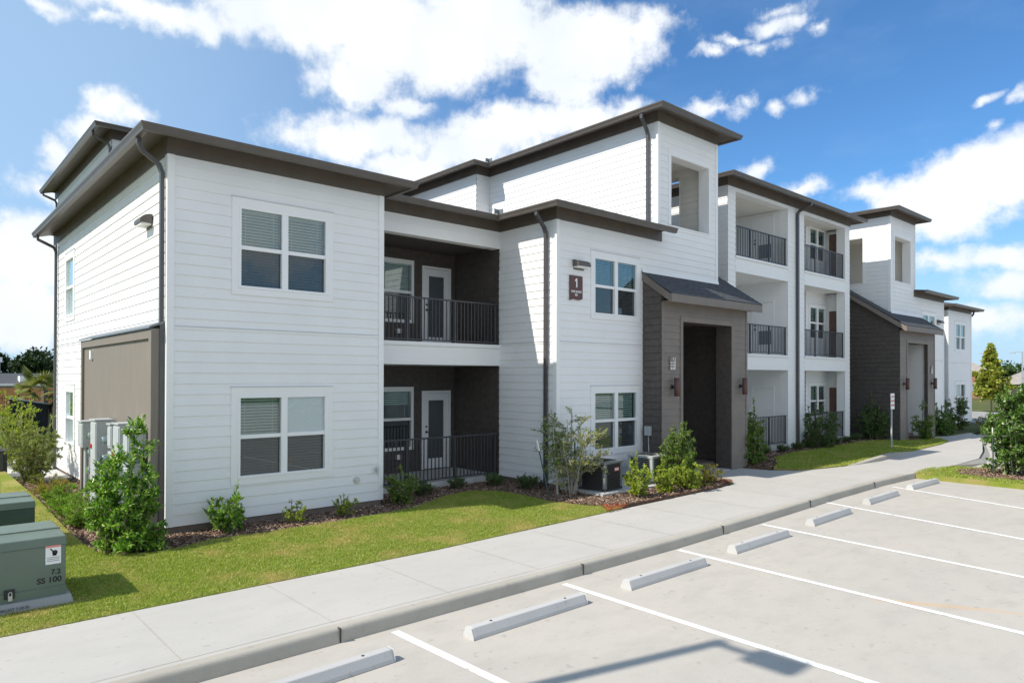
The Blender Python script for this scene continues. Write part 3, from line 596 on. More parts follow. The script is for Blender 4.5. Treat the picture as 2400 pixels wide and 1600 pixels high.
# block C and the tower above it
fSC, fWC = FS(YC), FW(XC)
CW_U, CW_L = (9.61, 11.34, 4.29, 5.74), (9.61, 11.36, .87, 2.36)
TO = (12.86, 14.76, 7.0, 8.98); PO = (12.0, 15.9, .1, 4.3)
w = MB(); siding(w, fSC, XC, XTL, ZB, ZT+.1, [CW_U, CW_L, PO]); siding(w, fSC, XTL, XT, ZB+.186*0, ZT3+.1, [TO, PO]); siding(w, fWC, YC, YB, ZB, ZT+.1)
part(w, 'wall', 'white_siding')
corner_trim(fSC, XC, fWC, YC, ZB, ZT, 1, 1); band(fSC, XC+.1, 11.58); band(fWC, YC+.1, YB)
window(fSC, *CW_U, trim=.11); window(fSC, *CW_L, trim=.11)
fWT, fET = FW(XTL), FE(XT)
TE = (.15, 1.65, 6.95, 8.97)
w = MB(); siding(w, fWT, YC, YJ, 6.4, ZT3+.1); siding(w, FS(YJ), 11.67, XTL, 6.4, ZT3+.1); siding(w, FW(11.67), YJ, 10.8, 6.4, ZT3+.1); siding(w, fET, YC, 3.1, ZB, ZT3+.1, [TE, (-1.2, 3, .1, 4.3)])
part(w, 'wall', 'white_siding', label='tall white tower wall rising above the lower roof')
corner_trim(fSC, XTL, fWT, YC, 6.9, ZT3, 1, 1); corner_trim(fSC, XT, fET, YC, 5.6, ZT3, -1, 1)
# opening trim and reveals of the tower landing
t = MB(); a, b, z0, z1 = TO
t.fbox(fSC, a-.12, b+.12, 0, .03, z1, z1+.13); t.fbox(fSC, a-.12, a, 0, .029, z0-.0, z1); t.fbox(fSC, b, b+.12, 0, .029, z0, z1)
t.fbox(fSC, a, b, -.33, .02, z1-.02, z1-.001); t.fbox(fSC, a-.02, a, -.33, -.001, z0, z1); t.fbox(fSC, b, b+.02, -.33, -.001, z0, z1); t.fbox(fSC, a, b, -.33, .03, z0-.04, z0)
a, b, z0, z1 = TE
t.fbox(fET, a-.11, b+.11, 0, .03, z1, z1+.12); t.fbox(fET, a-.11, a, 0, .029, z0, z1); t.fbox(fET, b, b+.11, 0, .029, z0, z1); t.fbox(fET, a, b, -.3, .03, z0-.04, z0)
t.fbox(fET, a-.02, a, -.3, -.001, z0, z1); t.fbox(fET, b, b+.02, -.3, -.001, z0, z1)
part(t, 'opening_trim', 'white_trim')
w = MB(); siding(w, FW(14.95), YC+.34, 3.0, 6.83, 9.2, [(.15, 1.65, 6.95, 8.97)]); siding(w, FE(12.55), YC+.34, 3.0, 6.83, 9.2); siding(w, FS(2.6), 12.5, 15.0, 6.83, 9.2, [(13.2, 14.2, 6.9, 8.9)]); part(w, 'landing_wall', 'cream_wall')
t = MB(); t.box(12.5, 15.0, YC+.02, 3.0, 6.5, 6.83); part(t, 'landing_floor', 'pad_concrete')
t = MB(); t.box(12.4, 15.1, YC+.02, 3.0, 9.2, 9.3); part(t, 'ceiling', 'cream_wall')
# narrow recess between tower and centre block
w = MB(); siding(w, FS(3.0), XT, XD, ZB, 9.2); siding(w, FW(XD), YD, 3.0, ZB, ZTD+.1); part(w, 'wall', 'white_siding')
# portal
PX0, PX1, PY = 11.60, 15.90, -1.60
fSP = FS(PY); OP = (12.55, 15.02, .0, 4.23)
w = MB(); siding(w, fSP, PX0, PX1, .02, 4.95, [OP]); part(w, 'portal_wall', 'taupe_siding', label='taupe lap sided front of the entry portal')
rz = lambda y: 5.57+(y-YC)*.667
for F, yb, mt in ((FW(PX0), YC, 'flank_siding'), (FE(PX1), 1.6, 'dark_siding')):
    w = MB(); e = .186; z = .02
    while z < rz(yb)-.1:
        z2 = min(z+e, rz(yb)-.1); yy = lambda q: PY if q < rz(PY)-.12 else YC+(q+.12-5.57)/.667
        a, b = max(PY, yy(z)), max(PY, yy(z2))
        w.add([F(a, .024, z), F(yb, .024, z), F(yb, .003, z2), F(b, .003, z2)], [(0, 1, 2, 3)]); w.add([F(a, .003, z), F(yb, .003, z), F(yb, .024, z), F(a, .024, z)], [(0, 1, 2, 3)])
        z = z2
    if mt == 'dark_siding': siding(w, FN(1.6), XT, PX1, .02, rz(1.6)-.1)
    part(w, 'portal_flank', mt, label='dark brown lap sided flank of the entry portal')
t = MB(); a, b, z0, z1 = OP
t.fbox(fSP, a-.12, b+.12, 0, .03, z1, z1+.14); t.fbox(fSP, a-.12, a, 0, .029, .0, z1); t.fbox(fSP, b, b+.12, 0, .029, .0, z1)
t.fbox(fSP, PX0, PX0+.08, 0, .026, .02, 4.7); t.fbox(fSP, PX1-.08, PX1, 0, .026, .02, 4.7)
part(t, 'portal_trim', 'taupe_siding')
t = MB(); t.fbox(fSP, a-.30, a, -.12, -.002, 0, z1); t.fbox(fSP, b, b+.35, -.5, -.002, 0, z1); t.fbox(fSP, a-.30, b+.35, -.5, -.002, z1, z1+.15); part(t, 'portal_jamb', 'dark_siding')
w = MB(); siding(w, FS(1.0), 12.1, 15.7, .0, 4.3); siding(w, FW(15.6), PY+.5, 1.0, 0, 4.3); w.box(12.1, 15.7, PY+.45, 1.0, 4.3, 4.4); part(w, 'entry_wall', 'dark_siding')
w = MB(); siding(w, FE(12.47), PY+.122, 1.0, 0, 4.3); part(w, 'entry_wall', 'white_siding', label='white lap sided wall inside the entry passage')
t = MB(); t.box(12.1, 15.7, PY+.02, 1.0, -.04, .02); part(t, 'entry_floor', 'pad_concrete')
dd = door(FS(1.0), 13.1, 14.1, .03, 2.2, lite=False, m='door_dark', knob='R')
t = MB(); t.tube([(12.35, -1.0, .0), (12.35, -1.0, 1.0), (12.35, .9, 2.2)], .02); t.tube([(12.35, -.5, .05), (12.35, -.5, 1.3)], .018); t.tube([(12.35, -.05, .35), (12.35, -.05, 1.58)], .018); part(t, 'stair_rail', 'rail_metal')
# portal roof: a lean-to shed roof with shingles
r = MB(); ex0, ex1, ey = PX0-.06, PX1+.27, PY-.37
n_ = int((1.7-ey)/.16)
def rslab(x0, x1, ya, yb, dz0, dz1, mi=0):
    r.hexa([(x0, ya, rz(ya)+dz0), (x1, ya, rz(ya)+dz0), (x1, yb, rz(yb)+dz0), (x0, yb, rz(yb)+dz0), (x0, ya, rz(ya)+dz1), (x1, ya, rz(ya)+dz1), (x1, yb, rz(yb)+dz1), (x0, yb, rz(yb)+dz1)], mi)
y = ey
while y < YC-.03:
    y2 = min(y+.14, YC-.01); r.hexa([(ex0, y, rz(y)-.03), (ex1, y, rz(y)-.03), (ex1, y2, rz(y2)-.03), (ex0, y2, rz(y2)-.03), (ex0, y, rz(y)+.012), (ex1, y, rz(y)+.012), (ex1, y2, rz(y2)), (ex0, y2, rz(y2))]); y = y2
while y < 1.7:
    y2 = y+.14; r.hexa([(XT+.03, y, rz(y)-.03), (ex1, y, rz(y)-.03), (ex1, y2, rz(y2)-.03), (XT+.03, y2, rz(y2)-.03), (XT+.03, y, rz(y)+.012), (ex1, y, rz(y)+.012), (ex1, y2, rz(y2)), (XT+.03, y2, rz(y2))]); y = y2
pr = part(r, 'portal_roof', 'grey_roof')
f = MB()
f.hexa([(ex0+.01, ey, rz(ey)-.24), (ex1-.01, ey, rz(ey)-.24), (ex1-.01, ey+.05, rz(ey)-.24), (ex0+.01, ey+.05, rz(ey)-.24), (ex0+.01, ey, rz(ey)-.03), (ex1-.01, ey, rz(ey)-.03), (ex1-.01, ey+.05, rz(ey)-.03), (ex0+.01, ey+.05, rz(ey)-.03)])
for x0, x1, yb in ((ex0+.012, ex0+.05, YC), (ex1-.05, ex1-.012, 1.7)):
    f.hexa([(x0, ey+.051, rz(ey)-.24), (x1, ey+.051, rz(ey)-.24), (x1, yb, rz(yb)-.24), (x0, yb, rz(yb)-.24), (x0, ey+.051, rz(ey)-.031), (x1, ey+.051, rz(ey)-.031), (x1, yb, rz(yb)-.031), (x0, yb, rz(yb)-.031)])
f.add([(ex0+.05, ey+.05, rz(ey)-.2), (ex1-.05, ey+.05, rz(ey)-.2), (ex1-.05, PY, rz(ey)-.2), (ex0+.05, PY, rz(ey)-.2)], [(0, 1, 2, 3)])
f.build('fascia', 'taupe_siding', pr)
f = MB(); f.hexa([(ex0, YC-.06, rz(YC-.06)+.005), (XT+.03, YC-.06, rz(YC-.06)+.005), (XT+.03, YC-.03, 5.56), (ex0, YC-.03, 5.56), (ex0, YC-.03, 5.65), (XT+.03, YC-.03, 5.65), (XT+.03, YC-.02, 5.66), (ex0, YC-.02, 5.66)]); f.build('flashing', 'white_trim', pr)
# eaves, roofs and downspouts
eaves([(0, 10.53), (0, 0), (XA, 0), (XA, YB), (XC, YB), (XC, YC), (12.42, YC)], ZT, (.56, 0))
eaves([(1.37, 19.8), (1.37, 10.77), (11.67, 10.77), (11.67, YJ), (XTL, YJ), (XTL, YC), (XT, YC), (XT, 8)], ZT3, (.56, 0))
w = MB(); siding(w, FW(1.37), 10.77, 19.8, 0, ZT3+.1); siding(w, FS(10.77), 1.37, 11.67, 6.4, ZT3+.1); siding(w, FN(19.8), 1.37, 22.2, 0, ZT3+.1); part(w, 'wall', 'white_siding', label='three storey rear block of the building')
w = MB(); siding(w, FN(10.55), 0, 1.4, 0, ZT+.1); part(w, 'wall', 'white_siding')
zr = ZT+.27
hip(-.54, XA+.54, -.54, 11.07, zr); hip(2.5, 12.3, .54, 12, zr-.01, .12); hip(XC-.54, 12.40, YC-.54, 8, zr-.005, .2)
hip(XTL-.54, XT+.54, YC-.54, 14, ZT3+.27); hip(.83, 14, 10.23, 20.34, ZT3+.265); hip(11.13, 14.5, 5.7, 18, ZT3+.26)
def downspout(path, wing=True, ref=(0, 1, 0), m='downspout_metal', w_=.085, straps=()):
    d = MB(); d.rtube(path, w_, .065, ref=Vector(ref)); o = part(d, 'downspout', m, wing=wing)
downspout([(-.47, -.02, 6.64), (-.47, -.02, 6.56), (-.40, .02, 6.44), (-.13, .10, 6.29), (-.075, .11, 6.16), (-.075, .11, .1)])
downspout([(-.47, 10.62, 6.64), (-.47, 10.62, 6.52), (-.12, 10.45, 6.32), (-.07, 10.43, 6.2), (-.07, 10.43, .1)])
downspout([(.9, 10.9, 9.95), (.9, 10.9, 9.83), (1.25, 10.72, 9.62), (1.30, 10.7, 9.5), (1.30, 10.7, 7.0)])
downspout([(.9, 20.0, 9.95), (.9, 20.0, 9.83), (1.25, 19.72, 9.62), (1.30, 19.7, 9.5), (1.30, 19.7, 7.0)])
downspout([(7.83, -.80, 6.64), (7.83, -.80, 6.54), (8.15, -.72, 6.30), (8.22, -.71, 6.16), (8.22, -.71, .1)])
downspout([(11.80, -.80, 9.95), (11.80, -.80, 9.82), (12.12, -.72, 9.60), (12.19, -.71, 9.46), (12.19, -.71, 6.95)])
# small marks on the near wall
v = MB(); v.cyl((3.56, 0, .63), (3.56, -.035, .63), .075, .07); v.cyl((3.56, -.035, .63), (3.56, -.05, .63), .045, .04); part(v, 'wall_vent', 'steel', wing=False)
v = MB(); v.cyl((4.0, 0, .79), (4.0, -.09, .79), .016); v.cyl((4.0, -.08, .80), (4.0, -.08, .72), .02); v.cyl((4.0, -.06, .84), (4.0, -.10, .84), .035); part(v, 'hose_tap', 'steel', wing=False)
# vents on the low roofs beside the gutters (small metal splash guards)
for x, y, z in ((7.78, .50, ZT+.283), (11.75, 5.66, ZT3+.283)):
    v = MB(); v.box(x-.16, x+.0, y-.015, y+.0, z, z+.12); v.box(x-.015, x-.0, y-.16, y-.016, z, z+.12); part(v, 'splash_guard', 'flashing')
# ---- centre block D: three storeys of balconies (not mirrored, it is symmetric)
XD2 = 2*XM-XD; fSD = FS(YD)
BL, BR = (17.79, 21.44), (22.77, 26.42); FLO = [(.25, 2.99), (3.53, 6.30), (6.83, 9.01)]
w = MB(); siding(w, fSD, XD, XD2, ZB, ZTD+.1, [(*q, zf, zc) for q in (BL, BR) for zf, zc in ((.15, 3.53), (2.99, 6.83), (6.3, 9.01))]); siding(w, FE(XD2), YD, 3.0, ZB, ZTD+.1)
part(w, 'wall', 'white_siding', wing=False, label='white balcony front of the three storey centre block')
t = MB()
for a, b in ((XD+.01, BL[0]), (BL[1], BR[0]), (BR[1], XD2-.01)): t.box(a, b, YD+.006, .22, .1, ZTD)
t.box(BL[0], BL[1], YD+.0065, .2, 9.01, ZTD); t.box(BR[0], BR[1], YD+.0065, .2, 9.01, ZTD)
part(t, 'column', 'white_trim', wing=False)
for q in (BL, BR):
    for zc, zf in ((2.99, 3.47), (6.30, 6.77)):
        t = MB(); t.box(q[0]+.002, q[1]-.002, YD-.012, 2.2, zc, zf); t.box(q[0]-.03, q[1]+.03, YD-.06, YD+.4, zf, zf+.07); part(t, 'balcony_slab', 'white_trim', wing=False)
    t = MB(); t.box(q[0]+.002, q[1]-.002, YD-.01, 2.2, .02, .24); part(t, 'balcony_floor', 'pad_concrete', wing=False)
    t = MB(); t.box(q[0]-.1, q[1]+.1, .21, 2.2, 9.02, 9.1); part(t, 'ceiling', 'cream_wall', wing=False)
w = MB()
for zf, zc in FLO:
    siding(w, FW(21.44-.002), .2, 1.95, zf, zc, [(.42, 1.33, zf+.02, zf+2.08)]); siding(w, FS(1.95), 17.7, 21.44, zf, zc); siding(w, FE(17.78), .2, 1.95, zf, zc)
    siding(w, FS(.75), 24.7, 26.75, zf, zc, [(25.05, 26.52, zf+.82, zf+2.16)]); siding(w, FW(24.7), .75, 1.95, zf, zc); siding(w, FS(1.95), 22.8, 24.7, zf, zc); siding(w, FW(26.72), .2, .75, zf, zc, [(.22, .66, zf, zf+2.04)]); siding(w, FE(22.79), .2, 1.95, zf, zc)
part(w, 'wall', 'white_siding', wing=False)
for i, (zf, zc) in enumerate(FLO):
    door(FW(21.44), .42, 1.33, zf+.03, zf+2.06, lite=False, wing=False, knob='R', panel=i > 0)
    window(FS(.75), 25.05, 26.52, zf+.82, zf+2.16, trim=.08, wing=False)
    door(FW(26.72), .26, .62, zf+.02, zf+1.98, lite=False, m='door_brown', wing=False)
    for q in (BL, BR): railing(fSD, q[0], q[1], zf+.02, zf+1.07, [q[0]+(q[1]-q[0])*s for s in (.02, .29, .645, .98)], wing=False)
eaves([(XD, 4), (XD, YD), (XD2, YD), (XD2, 4)], ZTD, wing=False)
hip(XD-.54, XD2+.54, YD-.54, 14, ZTD+.27, wing=False)
t = MB(); t.rtube([(22.3, -.60, 9.31), (22.3, -.60, 9.2), (22.14, -.24, 9.02), (22.106, -.19, 8.9), (22.106, -.19, .1)], .11, .08, ref=Vector((1, 0, 0))); part(t, 'downspout', 'downspout_metal', wing=False)
# mirror the wing to the far end
for o in WING:
    c = o.copy(); COL.objects.link(c); c.parent = B; c.scale = (-1, 1, 1); c.location = (2*XM, 0, 0)
    for ch in o.children:
        d = ch.copy(); COL.objects.link(d); d.parent = c

# ------------------------------------------------------------------ things fixed to the building
def wall_pack(name, label, F, u, z, grp):
    lx, ly, lz = F(u, 0, z); o = thing(name, label, 'wall lamp', (lx, ly, lz), 0, grp)
    G = lambda a, b, c: tuple(Vector(F(u+a, b, z+c))-Vector((lx, ly, lz)))
    h = MB(); n = 9                               # half-round hood lying along the wall
    ring = [(.02+.20*math.sin(math.pi*.5*i/(n-1)), -.02+.13*math.cos(math.pi*.5*i/(n-1))) for i in range(n)]
    pts = [(.02, -.05)]+[(q[0], q[1]) for q in ring]+[(.22, -.05)]
    vs = [G(-.22, a, b) for a, b in pts]+[G(.22, a, b) for a, b in pts]; m_ = len(pts)
    h.add(vs, [tuple(range(m_)), tuple(range(2*m_-1, m_-1, -1))]+[(i, (i+1) % m_, m_+(i+1) % m_, m_+i) for i in range(m_)]); h.build('hood', 'bronze_metal', o)
    b = MB(); b.hexa([G(-.18, .0, -.12), G(.18, .0, -.12), G(.18, .02, -.12), G(-.18, .02, -.12), G(-.18, .0, .12), G(.18, .0, .12), G(.18, .02, .12), G(-.18, .02, .12)]); b.build('back_plate', 'bronze_metal', o)
    b = MB(); b.hexa([G(-.19, .03, -.085), G(.19, .03, -.085), G(.19, .20, -.085), G(-.19, .20, -.085), G(-.19, .03, -.052), G(.19, .03, -.052), G(.19, .20, -.052), G(-.19, .20, -.052)]); b.build('lens', 'white_paint', o)
wall_pack('wall_lamp', 'bronze half round wall lamp on the sunlit gable wall under the eave', fW0, 1.12, 5.50, 'half round wall lamps')
wall_pack('wall_lamp', 'bronze half round wall lamp above the brown building number sign', fSC, 9.06, 5.46, 'half round wall lamps')
wall_pack('wall_lamp', 'far dark wall lamp beside the second entry portal, high on the wall', FS(YC), 2*XM-9.06, 5.46, 'half round wall lamps')
def sconce(x, label):
    o = thing('wall_sconce', label, 'wall sconce', (x, PY, 2.46), 0, 'tube sconces beside the entry portals')
    b = MB(); b.cyl((0, -.17, -.25), (0, -.17, .25), .075, n=20); b.build('tube', 'sign_brown', o, True)
    b = MB(); b.cyl((0, -.018, 0), (0, -.05, 0), .06); b.cyl((0, -.05, 0), (0, -.11, 0), .025); b.build('bracket', 'hardware', o)
    for z in (-.252, .252):
        b = MB(); b.cyl((0, -.17, z-.002), (0, -.17, z+.002), .062); b.build('lens', 'white_paint', o)
sconce(12.06, 'brown tube sconce left of the nearest entry portal opening'); sconce(15.50, 'brown tube sconce right of the nearest entry portal opening')
sconce(2*XM-15.50, 'brown tube sconce left of the far entry portal opening'); sconce(2*XM-12.06, 'brown tube sconce right of the far entry portal opening')
# building number sign
o = thing('building_sign', 'brown building sign with a white number 1 and wavy bottom edge', 'sign', (8.945, YC-.022, 4.88))
pts = [(-.225, .30), (.225, .30)]+[(.225-.45*i/10, -.245-.06*i/10-.022*math.sin(i/10*2*math.pi)) for i in range(11)]
b = MB(); n = len(pts); b.add([(x, -.022, z) for x, z in pts]+[(x, 0, z) for x, z in pts], [tuple(range(n)), tuple(range(2*n-1, n-1, -1))]+[(i, n+i, n+(i+1) % n, (i+1) % n) for i in range(n)]); b.build('panel', 'sign_brown', o)
one(.22, 'numeral', 'sign_white', o, (0, -.023, .13))
text('1045 RUNIC', .072, 'lettering', 'sign_white', o, (0, -.024, -.085), ROT_S, offset=.0015); text('RD', .072, 'lettering', 'sign_white', o, (0, -.024, -.165), ROT_S, offset=.0015)
for x, lab in ((12.06, 'small directory plate with white numerals left of the nearest entry portal'), (2*XM-12.06, 'small directory plate with white numerals right of the far entry portal')):
    o = thing('directory_plate', lab, 'sign', (x, PY-.02, 3.09), 0, 'unit directory plates')
    b = MB(); b.box(-.13, .13, -.012, .0, -.18, .18); b.build('plate', 'taupe_siding', o)
    one(.085, 'numeral', 'sign_white', o, (.03, -.013, .115))
    for k, s_ in enumerate(('1101-1108', '1201-1208', '1301-1308')): text(s_, .047, 'lettering', 'sign_white', o, (0, -.014, .02-.07*k), ROT_S, offset=.0015)
    b = MB(); b.box(-.10, .12, -.016, -.012, -.165, -.15); b.box(.105, .12, -.016, -.012, -.149, .165); b.build('border', 'sign_white', o)

# electric meters on the utility panel
def cabinet(name, label, cat, y0, y1, z0, z1, x0=-.24, d=.28, m='meter_grey', lid=True, grp=None):
    o = thing(name, label, cat, (x0, (y0+y1)/2, z0), 0, grp); h = (y1-y0)/2
    b = MB(); b.box(-d, 0, -h, h, 0, z1-z0); b.build('box', m, o, bevel=.008)
    b = MB(); b.box(-d-.012, -d, -h+.02, h-.02, .04, z1-z0-.05); b.build('cover', m, o)
    if lid: b = MB(); b.box(-d-.03, .0, -h-.015, h+.015, z1-z0, z1-z0+.025); b.build('lid', m, o)
    return o
c1 = cabinet('service_box', 'grey service box with conduit at the far end of the utility panel', 'electrical box', 4.05, 4.50, 1.24, 1.76)
b = MB(); b.cyl((-.15, .12, 0), (-.15, .12, -1.2), .045); b.build('conduit', 'meter_grey', c1); b = MB(); b.cyl((-.1, -.1, 0), (-.1, -.1, -1.2), .03); b.build('conduit', 'meter_dark', c1)
cabinet('meter_cabinet', 'tallest pale grey meter cabinet reaching almost down to the ground', 'meter cabinet', 2.66, 3.12, .16, 1.86, d=.30)
cabinet('meter_cabinet', 'grey meter cabinet standing right behind the corner shrub', 'meter cabinet', .82, 1.26, .16, 1.88, d=.30)
cabinet('service_box', 'narrow grey disconnect box between the two tall meter cabinets', 'electrical box', 1.50, 1.78, 1.42, 1.84)
cabinet('service_box', 'grey disconnect box nearest the building corner, seen above the shrub', 'electrical box', .30, .62, 1.36, 1.80)
cabinet('service_box', 'lower grey electrical box half hidden by the corner shrub', 'electrical box', .32, .60, .85, 1.22)
def meter(y, z, label):
    o = thing('electric_meter', label, 'electric meter', (-.24, y, z), 0, 'round electric meters on the utility panel')
    b = MB(); b.box(-.16, 0, -.15, .15, -.14, .14); b.build('socket', 'meter_grey', o)
    b = MB(); b.cyl((-.16, 0, .01), (-.2, 0, .01), .095, n=20); b.build('ring', 'steel', o)
    b = MB(); b.cyl((-.2, 0, .01), (-.30, 0, .01), .085, .07, n=20); b.build('glass', 'meter_glass', o)
    b = MB(); b.cyl((-.201, 0, .01), (-.27, 0, .01), .072, n=16); b.build('dial', 'white_paint', o)
for col, ys in enumerate((3.50, 2.22, .05+.62)):
    for k in range(4):
        meter(ys, 1.50-.34*k, ('uppermost', 'second', 'third', 'lowest')[k]+' electric meter in the '+('column left of the tallest cabinet', 'column between the two tall cabinets', 'column nearest the building corner')[col])
for y, l_ in ((3.0, 'red round seal on the tallest meter cabinet'), (1.14, 'red round seal on the cabinet behind the corner shrub')):
    b = MB(); b.cyl((-.56, y, 1.36 if y > 2 else 1.33), (-.575, y, 1.36 if y > 2 else 1.33), .045); tag(b.build('meter_seal', 'red_plastic'), l_, 'seal', 'red seals on the meter cabinets')

# disconnect and condensers before block C
o = thing('disconnect_box', 'small pale green disconnect box on the portal flank above the second condenser', 'electrical box', (PX0-.02, -1.22, 1.17))
b = MB(); b.box(-.09, 0, -.09, .09, 0, .25); b.build('box', 'meter_grey', o, bevel=.006)
b = MB(); b.box(-.098, -.09, -.08, .08, .02, .23); b.build('cover', 'meter_grey', o)
b = MB(); b.tube([(-.05, -.02, 0), (-.06, -.03, -.2), (-.14, -.10, -.42)], .012); b.build('whip', 'meter_grey', o)
def condenser(label, loc, rot, m, mt):
    o = thing('air_conditioner', label, 'air conditioner', loc, R(rot), 'outdoor condenser units'); h, s = .68, .37
    b = MB(); b.box(-s, s, -s, s, 0, .05); b.build('base', m, o)
    c = MB()
    for sx in (-1, 1):
        for sy in (-1, 1): c.box(min(sx*s, sx*(s-.09)), max(sx*s, sx*(s-.09)), min(sy*s, sy*(s-.09)), max(sy*s, sy*(s-.09)), .05, h-.06)
    c.build('corner_post', mt, o, bevel=.02)
    b = MB(); b.box(-s+.03, s-.03, -s+.03, s-.03, .05, h-.06); b.build('coil', 'ac_dark', o)
    lv = MB()
    for k in range(11):
        z = .085+k*.05
        for sx, sy in ((0, -1), (0, 1), (-1, 0), (1, 0)):
            if sx == 0: y0, y1 = sorted((sy*(s-.025), sy*s)); lv.hexa([(-s+.09, y0, z), (s-.09, y0, z), (s-.09, y1, z-.012), (-s+.09, y1, z-.012), (-s+.09, y0, z+.022), (s-.09, y0, z+.022), (s-.09, y1, z+.010), (-s+.09, y1, z+.010)])
            else: x0, x1 = sorted((sx*(s-.025), sx*s)); lv.box(x0, x1, -s+.09, s-.09, z-.006, z+.016)
    lv.build('louvre', m, o)
    t = MB(); r1, r2 = s+.012, s-.08; z0, z1 = h-.06, h
    t.hexa([(-r1, -r1, z0), (r1, -r1, z0), (r1, -r2, z0), (-r1, -r2, z0), (-r1, -r1, z1-.015), (r1, -r1, z1-.015), (r1, -r2, z1), (-r1, -r2, z1)])
    t.hexa([(-r1, r2, z0), (r1, r2, z0), (r1, r1, z0), (-r1, r1, z0), (-r1, r2, z1), (r1, r2, z1), (r1, r1, z1-.015), (-r1, r1, z1-.015)])
    t.hexa([(-r1, -r2, z0), (-r2, -r2, z0), (-r2, r2, z0), (-r1, r2, z0), (-r1, -r2, z1-.012), (-r2, -r2, z1-.002), (-r2, r2, z1-.002), (-r1, r2, z1-.012)])
    t.hexa([(r2, -r2, z0), (r1, -r2, z0), (r1, r2, z0), (r2, r2, z0), (r2, -r2, z1-.002), (r1, -r2, z1-.012), (r1, r2, z1-.012), (r2, r2, z1-.002)]); t.build('top_rim', mt, o)
    f = MB()
    for k in range(5): f.add([(math.cos(a)*.28, math.sin(a)*.28, h-.05) for a in (k*1.2566, k*1.2566+.6)]+[(.04*math.cos(k*1.2566+.3), .04*math.sin(k*1.2566+.3), h-.08)], [(0, 1, 2)])
    f.cyl((0, 0, h-.12), (0, 0, h-.03), .06); f.build('fan', 'ac_dark', o)
    gm = MB()
    for k in range(1, 7): rr_ = .045*k; gm.tube([(rr_*math.cos(a*math.pi/12), rr_*math.sin(a*math.pi/12), h-.012) for a in range(25)], .0035, 5)
    for k in range(8): gm.tube([(.03*math.cos(k*math.pi/4), .03*math.sin(k*math.pi/4), h-.008), (.28*math.cos(k*math.pi/4), .28*math.sin(k*math.pi/4), h-.008)], .0035, 5)
    gm.build('fan_guard', 'ac_dark', o)
    b = MB(); b.box(.02, .20, -s-.006, -s-.001, h-.24, h-.16); bd = b.build('badge', 'pink_ink', o); b = MB(); b.box(.035, .185, -s-.009, -s-.006, h-.215, h-.185); b.build('badge_strip', 'white_paint', o)
condenser('dark condenser nearer the sapling oaks, on the concrete slab', (9.0, -1.77, .10), 8, 'ac_dark', 'ac_grey')
condenser('condenser with a pale corner post beside the entry portal flank', (10.84, -1.75, .10), 4, 'ac_grey', 'ac_light')
condenser('dark condenser at the far left edge beyond the gable shrub', (-1.64, 9.65, .14), 3, 'ac_grey', 'ac_dark')
condenser('dark condenser between the dark shrubs at the far block', (36.0, -.75, .05), 0, 'ac_grey', 'ac_grey')

